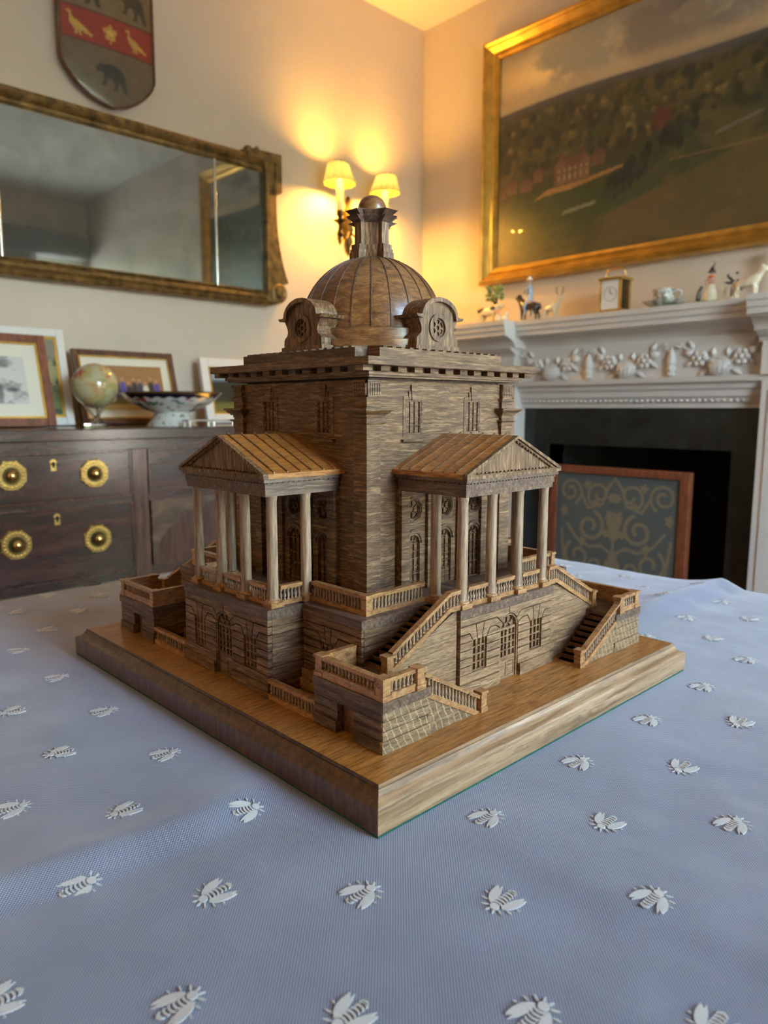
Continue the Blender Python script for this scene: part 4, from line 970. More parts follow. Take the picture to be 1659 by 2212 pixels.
# two groups of figures
t = thing('seated_figurine', 'china figure in an orange collar with a dark squirrel shape beside it', 'ornament', (XF, .770, MS))
base_oval(t, XF, .770, MS, .030, .054, .016, M['green_china'])
n, e = figure_nodes(XF, .755, MS+.012, .118); skin('figure', t, n, e, M['pink_china'])
b = MB(); b.lathe([(.030, 0), (.026, .03), (.014, .066), (.003, .07)], (XF, .757, MS+.013), 14); b.build('gown', M['cream_china'], t, 50)
b = MB(); b.lathe([(.002, .024), (.007, .018), (.011, .008), (.016, .002), (.016, -.001), (.002, -.002)], (XF, .755, MS+.126), 12); b.tube([(XF, .752, MS+.148), (XF, .745, MS+.160), (XF, .748, MS+.168)], [.003, .002, .001], 6); b.build('hat', M['dark_china'], t, 50)
b = MB(); b.ball((XF, .755, MS+.110), .013, .014, .008); b.build('collar', M['orange_china'], t, 60)
skin('squirrel', t, {'a': (XF-.008, .803, MS+.014, .010), 'b': (XF-.008, .800, MS+.038, .011), 'c': (XF-.008, .795, MS+.062, .008), 'd': (XF-.008, .786, MS+.076, .006)}, [('a', 'b'), ('b', 'c'), ('c', 'd')], M['dark_china'])
t = thing('couple_figurine', 'pale china group of two small figures with a flowering spray', 'ornament', (XF, .682, MS))
base_oval(t, XF, .682, MS, .026, .040, .022, M['cream_china'])
for yy in (.700, .662):
    n, e = figure_nodes(XF, yy, MS+.020, .066); skin('figure', t, n, e, M['cream_china'])
b = MB(); b.tube([(XF+.01, .680, MS+.02), (XF+.01, .678, MS+.07), (XF+.01, .682, MS+.10)], .003, 6)
for k in range(12): b.ball((XF+.01+RNG.uniform(-.012, .012), .678+RNG.uniform(-.026, .026), MS+.092+RNG.uniform(-.022, .022)), .006, n=6, m=5)
b.build('spray', M['dark_china'], t, 60)
t = thing('candlestick', 'tall silver candlestick at the right end of the mantel shelf', 'candlestick', (2.665, .535, MS))
b = MB(); b.lathe([(.042, .0005), (.044, .006), (.034, .014), (.018, .026), (.012, .036), (.022, .050), (.024, .058), (.012, .070), (.011, .078), (.013, .120), (.017, .150), (.010, .158), (.022, .170), (.022, .182), (.016, .186), (.020, .205), (.030, .210), (.030, .215), (.004, .213)], (2.665, .535, MS), 20); b.build('stem', M['silver'], t, 40)

# ================================================================== TABLE AND CLOTH
TX0, TX1, TY0, TY1 = -1.35, .602, -1.00, .528
tb = thing('dining_table', 'mahogany dining table hidden under the blue grey tablecloth', 'table', ((TX0+TX1)/2, (TY0+TY1)/2, 0))
MB().box(TX0+.006, TX1-.006, TY0+.006, TY1-.006, .705, .742).build('tabletop', M['mahogany'], tb)
for x in (TX0+.10, TX1-.10):
    for y in (TY0+.10, TY1-.10):
        MB().lathe([(.03, .001), (.025, .05), (.035, .10), (.028, .35), (.042, .60), (.045, .705)], (x, y, 0), 14).build('leg', M['mahogany_v'], tb, 40)

def cloth_h(x, y):
    x = np.asarray(x, float); y = np.asarray(y, float)
    amp = .0140*sst(.22, .45, x)+.0095*sst(.205, .28, -x)
    yc = -.120+.010*np.sin(x*5)-.016*sst(.20, .30, -x)*sst(.40, .26, -x)
    d = y-yc
    prof = np.where(d > 0, np.exp(-(d/.034)**1.2), np.clip(1+d/np.where(x > 0, .032, .024), 0, 1)**1.1)
    h = amp*prof
    d2 = y-(.285+.03*x); h = h+.0040*sst(.24, .34, -x)*np.where(d2 > 0, np.exp(-(d2/.07)**2), np.exp(-(d2/.018)**2))
    d3 = x-(-.165-.10*(y+.24)); h = h+.0022*sst(.25, .30, -y)*np.where(d3 > 0, np.exp(-(d3/.05)**2), np.exp(-(d3/.02)**2))
    d4 = x+.50+.1*y; h = h+.003*np.exp(-(d4/.05)**2)*sst(.1, .3, -x)
    nz = (fbm(x*9+40, y*9+40, 3, 4)-.5)*.006+(fbm(x*30+90, y*22+90, 5, 3)-.5)*.0016
    far = sst(.238, .30, np.maximum(np.abs(x)-.0, np.abs(y)-.02))
    return (h+nz*far)
def cloth_pts():
    gx = np.linspace(TX0, TX1, 300); gy = np.linspace(TY0, TY1, 236)
    X, Y = np.meshgrid(gx, gy); Z = ZT+cloth_h(X, Y)
    e = np.minimum(np.minimum(X-TX0, TX1-X), np.minimum(Y-TY0, TY1-Y))
    Z = Z-.004*np.exp(-(e/.006)**2)
    return X, Y, Z
X, Y, Z = cloth_pts(); ny, nx = X.shape
V = np.stack([X, Y, Z], -1).reshape(-1, 3).tolist(); I = np.arange(nx*ny).reshape(ny, nx)
F = np.stack([I[:-1, :-1], I[:-1, 1:], I[1:, 1:], I[1:, :-1]], -1).reshape(-1, 4).tolist()
ring = list(I[0, :])+list(I[1:, -1])+list(I[-1, -2::-1])+list(I[-2:0:-1, 0]); m_ = len(ring); prev = [int(i) for i in ring]
for k in range(1, 9):
    cur = []
    for j, i in enumerate(ring):
        x, y, z = V[int(i)]; ox = (x > TX1-1e-6)-(x < TX0+1e-6); oy = (y > TY1-1e-6)-(y < TY0+1e-6)
        fl = .004+.010*k/8*(1+sin(j*.21)); V.append([x+ox*fl, y+oy*fl, z-.006-.035*k+.03]); cur.append(len(V)-1)
    for j in range(m_): F.append([prev[j], prev[(j+1) % m_], cur[(j+1) % m_], cur[j]])
    prev = cur
me = bpy.data.meshes.new('tablecloth'); me.from_pydata(V, [], F)
_b = bmesh.new(); _b.from_mesh(me); bmesh.ops.recalc_face_normals(_b, faces=_b.faces); _b.to_mesh(me); _b.free()
me.polygons.foreach_set('use_smooth', [True]*len(me.polygons))
cloth = link(bpy.data.objects.new('tablecloth', me))
tag(cloth, 'blue grey woven tablecloth embroidered with small white bees', 'tablecloth')
m, nt, bs = mat_new('chambray_cloth'); N = nt.nodes.new; Lk = nt.links.new
tc = N('ShaderNodeTexCoord'); sp = N('ShaderNodeSeparateXYZ'); Lk(tc.outputs['Object'], sp.inputs[0])
nzd = N('ShaderNodeTexNoise'); nzd.inputs['Scale'].default_value = 60; Lk(tc.outputs['Object'], nzd.inputs['Vector'])
def mth(op, a, c=None):
    n = N('ShaderNodeMath'); n.operation = op
    for i, q in enumerate((a, c)):
        if q is None: continue
        if isinstance(q, (int, float)): n.inputs[i].default_value = q
        else: Lk(q, n.inputs[i])
    return n.outputs[0]
per = .00155; wob = mth('MULTIPLY', nzd.outputs['Fac'], .0009)
sx = mth('SINE', mth('MULTIPLY', mth('ADD', mth('ADD', sp.outputs[0], sp.outputs[1]), wob), 2*pi/per))
sy = mth('SINE', mth('MULTIPLY', mth('ADD', mth('SUBTRACT', sp.outputs[0], sp.outputs[1]), wob), 2*pi/(per*1.25)))
wv = mth('ADD', mth('MULTIPLY', mth('ADD', sx, mth('MULTIPLY', sy, .75)), .29), .5)
rp = N('ShaderNodeValToRGB'); e = rp.color_ramp.elements; e[0].position = .28; e[1].position = .80
e[0].color = (.040, .053, .110, 1); e[1].color = (.415, .445, .555, 1); Lk(wv, rp.inputs['Fac'])
n2 = N('ShaderNodeTexNoise'); n2.inputs['Scale'].default_value = 14; n2.inputs['Detail'].default_value = 8; Lk(tc.outputs['Object'], n2.inputs['Vector'])
mr = N('ShaderNodeMapRange'); mr.inputs['From Min'].default_value = .3; mr.inputs['From Max'].default_value = .7; mr.inputs['To Min'].default_value = .86; mr.inputs['To Max'].default_value = 1.12; Lk(n2.outputs['Fac'], mr.inputs['Value'])
mu = N('ShaderNodeMix'); mu.data_type = 'RGBA'; mu.blend_type = 'MULTIPLY'; mu.inputs[0].default_value = 1; Lk(rp.outputs[0], mu.inputs[6]); Lk(mr.outputs[0], mu.inputs[7])
Lk(mu.outputs[2], bs.inputs['Base Color']); bs.inputs['Roughness'].default_value = .85; bs.inputs['Sheen Weight'].default_value = .5; bs.inputs['Sheen Roughness'].default_value = .45
bp = N('ShaderNodeBump'); bp.inputs['Strength'].default_value = .35; bp.inputs['Distance'].default_value = .0003; Lk(wv, bp.inputs['Height']); Lk(bp.outputs[0], bs.inputs['Normal'])
me.materials.append(m)
# embroidered bees: raised white stitching, one mesh shared by all motifs
thread = plain('white_thread', (.72, .72, .70), .8, noise=.12, nscale=2500, bump=.5)
def bee_mesh():
    b = MB(); up = lambda u, d, v: (u, v, d)
    def lf(p0, p1, wd, h=.0007, n=7):
        a = Vector(p0); c = Vector(p1); t = c-a; q = Vector((-t.y, t.x)).normalized()*wd
        prof = [(0, .15), (.15, .7), (.4, 1), (.65, .85), (.88, .4), (1, .05)]
        pts = [a+t*s+q*k for s, k in prof]+[a+t*s-q*k for s, k in reversed(prof)]
        b.prism(up, [(p.x, p.y) for p in pts], .0001, h)
    for s in (-1, 1):
        lf((.0070, s*.0036), (-.0068, s*.0090), .0026); lf((.0050, s*.0026), (-.0080, s*.0070), .0011, .0006)
        lf((.0105, s*.0012), (.0135, s*.0022), .0006); lf((.0090, s*.0030), (.0112, s*.0068), .0005); lf((.0062, s*.0062), (.0070, s*.0098), .0005); lf((.0020, s*.0092), (.0016, s*.0112), .0005)
    for k in range(6):
        x = .0052-.0024*k; h = .0030-.00012*k
        b.prism(up, [(x-.0012*cos(t), h*sin(t)) for t in [(-1+2*i/8)*1.45 for i in range(9)]]+[(x-.0012*cos(t)+.0011, h*.95*sin(t)) for t in [(1-2*i/8)*1.45 for i in range(9)]], .0001, .0008)
    b.prism(up, [(.0083+.0026*cos(2*pi*i/10), .0026*sin(2*pi*i/10)) for i in range(10)], .0001, .0009)
    b.prism(up, [(-.0078, -.0024), (-.0092, 0), (-.0078, .0024), (-.0070, 0)], .0001, .0008)
    me = b.mesh('embroidered_bee'); me.materials.append(thread); return me
bee = bee_mesh()
def put_bee(x, y, a):
    h = float(cloth_h(x, y)); e = .004
    gx = (float(cloth_h(x+e, y))-float(cloth_h(x-e, y)))/(2*e); gy = (float(cloth_h(x, y+e))-float(cloth_h(x, y-e)))/(2*e)
    nrm = Vector((-gx, -gy, 1)).normalized(); ax = Vector((cos(a), sin(a), 0)); ax = (ax-nrm*ax.dot(nrm)).normalized(); ay = nrm.cross(ax)
    o = bpy.data.objects.new('embroidered_bee', bee); link(o, cloth)
    o.matrix_local = Matrix(((ax.x, ay.x, nrm.x, x), (ax.y, ay.y, nrm.y, y), (ax.z, ay.z, nrm.z, ZT+h+.0002), (0, 0, 0, 1)))
for i in range(-6, 10):
    for j in range(-3, 8):
        for (dx, dy, a) in ((0, 0, 0.0), (.0537, -.0545, pi)):
            x, y = -.257+.1075*i+dx, -.264+.109*j+dy
            if abs(x+.004) < .222 and abs(y+.002) < .243: continue
            if not (TX0+.02 < x < TX1-.015 and TY0+.02 < y < TY1-.015): continue
            if x < -.75 or y < -.62: continue
            put_bee(x, y, a)

# ================================================================== THE WOODEN MODEL  (coordinates in model units: the base is 1 wide)
mod = thing('architectural_model', 'oak architectural model of a domed villa with four porticoes on a moulded base', 'architectural model', (0, 0, ZM))
S_ = SC
class UB(MB):
    """mesh builder in model units, optionally mirrored into another quadrant"""
    def __init__(s, mir=(1, 1)):
        super().__init__(None); s.mir = mir
    def add(s, vs, fs):
        mx, my = s.mir
        return super().add([(p[0]*mx, p[1]*my, p[2]) for p in vs], fs)
    def build(s, name, mat, parent=None, smooth=None, bev=None, loc=None):
        me = s.mesh(name, (0, 0, 0), smooth, S_); me.materials.append(mat)
        o = bpy.data.objects.new(name, me); link(o, parent or mod)
        if loc: o.location = Vector(loc)*S_
        if bev:
            q = o.modifiers.new('bevel', 'BEVEL'); q.width = bev*S_; q.segments = 2; q.limit_method = 'ANGLE'; q.angle_limit = radians(40)
        return o
def inst(src, parent, loc, rz=0.0):
    o = src.copy(); COL.objects.link(o); o.parent = parent; o.location = Vector(loc)*S_; o.rotation_euler = (0, 0, rz); return o
FR = {'S': lambda u, d, z: (u, -d, z), 'N': lambda u, d, z: (-u, d, z), 'W': lambda u, d, z: (-d, -u, z), 'E': lambda u, d, z: (d, u, z)}
HT = .0621

# --- base board
bx_, by_, LY = -.0101, -.006, 1.0995
x0, x1, y0, y1 = bx_-.5, bx_+.5, by_-LY/2, by_+LY/2
UB().box(x0+.0015, x1-.0015, y0+.0015, y1-.0015, -.005, 0).build('felt_pad', M['felt'])
UB().box(x0+.0229, x1-.0229, y0+.0229, y1-.0229, .004, HT).build('base_board', M['oak_base'])
prof = [(.030, 0), (0, 0), (0, .0370), (.0008, .0395), (.0030, .0415), (.0065, .0428), (.0105, .0445), (.0142, .0475), (.0168, .0515), (.0182, .0550), (.0190, .0562), (.0208, .0566), (.0208, .0612), (.0216, HT), (.0300, HT-.0002)]
rings = [[(x0+i, y0+i, z), (x1-i, y0+i, z), (x1-i, y1-i, z), (x0+i, y1-i, z)] for i, z in prof]
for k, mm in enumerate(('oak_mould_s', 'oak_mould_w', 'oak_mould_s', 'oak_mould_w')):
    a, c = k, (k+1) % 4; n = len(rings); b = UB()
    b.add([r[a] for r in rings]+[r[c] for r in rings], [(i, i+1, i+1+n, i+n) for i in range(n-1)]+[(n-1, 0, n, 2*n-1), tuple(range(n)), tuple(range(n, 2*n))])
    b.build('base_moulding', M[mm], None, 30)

# --- reusable bits
BAL = [(.40, 0), (.40, .06), (.22, .14), (.42, .36), (.36, .46), (.16, .72), (.20, .80), (.36, .88), (.36, 1.0)]
def balusters(parent, p0, p1, zlo, zhi, mir=(1, 1), sp=.0092, r=.0076, ends=.5):
    a, c = Vector(p0), Vector(p1); L = (Vector((c.x-a.x, c.y-a.y))).length; n = max(1, int(round(L/sp)))
    b = UB(mir); h = zhi-zlo
    for i in range(n):
        q = a+(c-a)*((i+.5)/n)
        b.lathe([(rr*r, zlo+h*t) for rr, t in BAL], (q.x, q.y, q.z), 6)
    o = b.build('balusters', M['oak_column'], parent, 50); o['kind'] = 'stuff'; return o
def backing(b, a, c, z0, z1, inn):
    v = Vector((inn[0], inn[1], 0))*.0034
    b.bar(Vector(a)+v, Vector(c)+v, .0028, z0, z1)
def balustrade(p0, p1, mir=(1, 1), wd=.0105, base=(0, .0085), rail=(.0305, .0385), name='balustrade', sp=.0092, inn=None):
    """rail and plinth between two points (x, y, z of the floor line)"""
    a, c = Vector(p0), Vector(p1)
    b = UB(mir); b.bar(a, c, wd*1.1, base[0], base[1])
    b.bar(a, c, wd, rail[0], rail[1]-.002); b.bar(a, c, wd*1.22, rail[1]-.0028, rail[1])
    if inn: backing(b, a, c, base[1], rail[0], inn)
    o = b.build(name, M['oak_rail']); balusters(o, p0, p1, base[1], rail[0], mir, sp); return o
def post(x, y, z0, z1, wd=.0145, mir=(1, 1), name='newel_post', parent=None):
    b = UB(mir); h = wd/2
    b.box(x-h*1.12, x+h*1.12, y-h*1.12, y+h*1.12, z0, z0+.009); b.box(x-h*.92, x+h*.92, y-h*.92, y+h*.92, z0+.009, z1-.005)
    b.box(x-h*1.2, x+h*1.2, y-h*1.2, y+h*1.2, z1-.005, z1); return b.build(name, M['oak_rail'], parent)
def courses(fr, u0, u1, z0, z1, n, d0, d1, g=.0010, mir=(1, 1), mat='oak_course', parent=None, name='stone_course'):
    h = (z1-z0)/n
    for k in range(n):
        b = UB(mir); b.bx(fr, u0, u1, d0, d1, z0+k*h+g*.5, z0+(k+1)*h-g*.5); b.build(name, M[mat], parent)

# --- column kit (built once, then copied)
def column_kit():
    c = UB().lathe([(.0122, .0146), (.0108, .0166), (.0106, .0185), (.0107, .08), (.0103, .15), (.0097, .2020), (.0103, .2040), (.0106, .2085), (.0112, .2105), (.0112, .2126)], (0, 0, 0), 24).build('column', M['oak_column'], None, 40)
    p = UB(); p.box(-.0150, .0150, -.0150, .0150, 0, .0095); p.lathe([(.0145, .0095), (.0150, .0110), (.0145, .0128), (.0128, .0140), (.0122, .0146)], (0, 0, 0), 20)
    p = p.build('column_base', M['oak_rail'], c, 40)
    return c, p
COLS, CBASE = column_kit(); first_col = True
def put_column(x, y, z=.232):
    global first_col
    if first_col:
        COLS.location = Vector((x, y, z))*S_; first_col = False; return COLS
    o = inst(COLS, mod, (x, y, z), RNG.uniform(0, 6)); p = CBASE.copy(); COL.objects.link(p); p.parent = o; p.rotation_euler = (0, 0, -o.rotation_euler[2]); return o

# --- basement storey
BX, BY = .331, .326
ZC0, ZC1 = .2140, .2320
UB().box(-BX+.0060, BX-.0060, -BY+.0060, BY-.0060, HT, ZC0).build('basement_core', M['oak_course'])
UB().box(-BX-.001, BX+.001, -BY-.001, BY+.001, ZC0, ZC1).build('terrace_slab', M['oak_end'])

def window_rows(fr, uc, half, zb, zt, dcore, dface, cols, rows, parent, arched=False, frame_w=.0022, mir=(1, 1), mat='oak_course'):
    """timber sash: frame and glazing bars standing in the opening"""
    b = UB(mir); t0, t1 = dcore, dcore+(dface-dcore)*.55
    for k in range(cols+1):
        u = uc-half+2*half*k/cols; wd = frame_w if k in (0, cols) else .0011
        b.bx(fr, max(u-wd, uc-half), min(u+wd, uc+half), t0, t1, zb, zt)
    for k in range(rows+1):
        z = zb+(zt-zb)*k/rows; b.bx(fr, uc-half, uc+half, t0, t1-.0004, max(z-.0012, zb), min(z+.0012, zt))
    return b.build('window_bars', M[mat], parent)

def rusticated(fr, W_, dc, df, MT_, mir=(1, 1)):
    """podium front: courses as separate stones round two windows and an arched door"""
    ZR = [.1035, .1195, .1355, .1515, .1675]; wo, wh, dh, da = .094, .0205, .030, .0305
    g = .0011
    def stone(poly, name='stone_course'):
        b = UB(mir); b.prism(fr, inset(poly, g), dc, df); return b.build(name, MT_)
    for s in (-1, 1):
        X = lambda u: s*u
        def P(poly): return [(s*u, z) for u, z in poly]
        for a, c in zip(ZR[:-1], ZR[1:]):
            stone(P([(wo+wh, a), (W_, a), (W_, c), (wo+wh, c)])); stone(P([(dh, a), (wo-wh, a), (wo-wh, c), (dh, c)]))
        z4, z5, z6, z7 = .1675, .1835, .1995, ZC0
        stone(P([(wo+.021, z4), (W_, z4), (W_, z5), (wo+.031, z5)])); stone(P([(wo+.007, z4), (wo+.021, z4), (wo+.031, z5), (W_, z5), (W_, z6), (wo+.013, z6)]))
        stone(P([(wo-.021, z4), (wo-.031, z5), (.045, z5), (.0288, .1745), (.0302, z4)])); stone(P([(wo-.007, z4), (wo-.013, z6), (.041, z6), (.0245, .1855), (.0288, .1745), (.045, z5), (wo-.031, z5), (wo-.021, z4)]))
        stone(P([(wo-.007, z4), (wo+.007, z4), (wo+.013, z6), (wo-.013, z6)]), 'keystone')
        stone(P([(wo-.013, z6), (wo+.013, z6), (W_, z6), (W_, z7), (0, z7), (0, .1995)]+arc(0, .168, .0305, pi/2, radians(35), 6)[1:]+[(.0245, .1855), (.041, z6)]))
        for uc in (s*wo,):
            b = UB(mir); b.bx(fr, uc-.0225, uc+.0225, dc-.0006, dc, .1035, .169); pane = b.build('window', MT_)
            window_rows(fr, uc, .0205, .1045, .1675, dc, df, 3, 4, pane, mir=mir, mat='oak_podium')
        # plinth, two steps
        b = UB(mir); b.bx(fr, *sorted((s*.031, s*W_)), dc, df+.0010, .0870, .1035); b.build('plinth_course', MT_)
        b = UB(mir); b.bx(fr, *sorted((s*.034, s*(W_+.003))), dc, df+.0052, HT, .0865); b.build('plinth', MT_)
    # door with fanlight
    b = UB(mir); b.prism(fr, [(-.0305, HT), (.0305, HT), (.0305, .168)]+arc(0, .168, .0305, 0, pi, 16)[1:], dc-.0006, dc); door = b.build('door', MT_)
    t1 = dc+(df-dc)*.5
    b = UB(mir); b.prism(fr, [(-.0298, .168), (-.0298, HT), (-.0270, HT), (-.0270, .168)]+arc(0, .168, .0270, pi, 0, 14)+[(.0270, HT), (.0298, HT), (.0298, .168)]+arc(0, .168, .0298, 0, pi, 14)[1:-1], dc, df-.0012); b.build('door_frame', MT_, door)
    b = UB(mir)
    b.bx(fr, -.027, .027, dc, t1, .1660, .1702)
    for k in range(5): u = -.0255+.0510*k/4; b.bx(fr, u-(.0022 if k == 2 else .0012), u+(.0022 if k == 2 else .0012), dc, t1, .1060, .168)
    for k in range(5): z = .108+.0580*k/4; b.bx(fr, -.026, .026, dc, t1-.0004, z-.0012, z+.0012)
    b.prism(fr, arc(0, .169, .0115, 0, pi, 10)+arc(0, .169, .0097, pi, 0, 10), dc, t1)
    for a in (45, 90, 135): a = radians(a); b.prism(fr, [(.0115*cos(a)-.0007*sin(a), .169+.0115*sin(a)+.0007*cos(a)), (.0115*cos(a)+.0007*sin(a), .169+.0115*sin(a)-.0007*cos(a)), (.027*cos(a)+.0007*sin(a), .168+.027*sin(a)-.0007*cos(a)), (.027*cos(a)-.0007*sin(a), .168+.027*sin(a)+.0007*cos(a))], dc, t1)
    b.build('window_bars', MT_, door)
    b = UB(mir); b.bx(fr, -.027, .027, dc, t1, HT, .068); b.bx(fr, -.027, .027, dc, t1, .096, .108)
    for u in (-.0255, 0, .0255): b.bx(fr, u-.0028, u+.0028, dc, t1, .068, .096)
    for u in (-.0128, .0128): b.bx(fr, u-.0090, u+.0090, dc, t1-.0006, .0690, .0950)
    b.build('door_panels', MT_, door)

PODS = {'S': (.1538, .4055, BY), 'N': (.1538, .4055, BY), 'W': (.1555, .414, BX), 'E': (.1555, .414, BX)}
for sd in 'SWNE':
    W_, D, Bd = PODS[sd]; fr = FR[sd]
    b = UB(); b.bx(fr, -W_+.0035, W_-.0035, Bd-.01, D-.0110, HT, ZC0); b.build('podium_core', M['oak_course'])
    b = UB(); b.bx(fr, -W_-.0008, W_+.0008, Bd-.005, D+.0012, ZC0, ZC1); b.build('podium_slab', M['oak_end'])
    if sd in 'SW':
        rusticated(fr, W_, D-.0095, D, M['oak_podium' if sd == 'S' else 'oak_course'])  # lit south front gets paler oak, shaded west front darker oak
    else:
        courses(fr, -W_, W_, .1035, ZC0, 7, D-.0115, D); courses(fr, -W_-.003, W_+.003, HT, .1035, 2, D-.0115, D+.003)
    # side returns of the podium
    for s in (-1, 1):
        n = 7
        for k in range(n):
            a, c = .1035+(ZC0-.1035)*k/n, .1035+(ZC0-.1035)*(k+1)/n
            b = UB(); b.bx(fr, *sorted((s*(W_-.0035), s*W_)), Bd-.001, D-.0097, a+.0005, c-.0005); b.build('stone_course', M['oak_course'])
        b = UB(); b.bx(fr, *sorted((s*(W_-.0035), s*(W_+.003))), Bd-.001, D-.0097, HT, .0870); b.bx(fr, *sorted((s*(W_-.0035), s*(W_+.001))), Bd-.001, D-.0097, .0875, .1030); b.build('plinth', M['oak_course'])

# basement walls between the podia
for sd in 'SWNE':
    fr = FR[sd]; D = BY if sd in 'SN' else BX; u1 = BX if sd in 'SN' else BY; u0 = PODS[sd][0]
    for s in (-1, 1):
        def st(poly, nm='stone_course'):
            b = UB(); b.prism(fr, inset([(s*u, z) for u, z in poly], .0010), D-.0061, D); return b.build(nm, M['oak_course'])
        if sd in 'WE':
            uc = .231; ZR = [.1035+.016*k for k in range(5)]
            for a, c in zip(ZR[:-1], ZR[1:]): st([(u0, a), (uc-.0205, a), (uc-.0205, c), (u0, c)]); st([(uc+.0205, a), (u1, a), (u1, c), (uc+.0205, c)])
            z4, z5, z6, z7 = .1675, .1835, .1995, ZC0
            st([(u0, z4), (uc-.0205, z4), (uc-.029, z5), (u0, z5)]); st([(uc+.0205, z4), (u1, z4), (u1, z5), (uc+.029, z5)])
            st([(u0, z5), (uc-.029, z5), (uc-.0205, z4), (uc-.006, z4), (uc-.011, z6), (u0, z6)]); st([(u1, z5), (uc+.029, z5), (uc+.0205, z4), (uc+.006, z4), (uc+.011, z6), (u1, z6)])
            st([(uc-.006, z4), (uc+.006, z4), (uc+.011, z6), (uc-.011, z6)], 'keystone'); st([(u0, z6), (u1, z6), (u1, z7), (u0, z7)])
            b = UB(); b.bx(fr, *sorted((s*(uc-.0215), s*(uc+.0215))), D-.0062, D-.0052, .1035, .1685); pn = b.build('window', M['oak_course'])
            window_rows(fr, s*uc, .0205, .1045, .1675, D-.0052, D, 3, 4, pn)
        else:
            courses(fr, *sorted((s*u0, s*(u1-.0062))), .1035, ZC0, 7, D-.0061, D)
        b = UB(); b.bx(fr, *sorted((s*u0, s*(u1+.003))), D-.004, D+.0055, .0850, .1030); b.build('plinth_course', M['oak_rail'])
        b = UB(); b.bx(fr, *sorted((s*u0, s*(u1+.003))), D-.004, D+.0115, HT, .0845); b.build('plinth', M['oak_rail'])

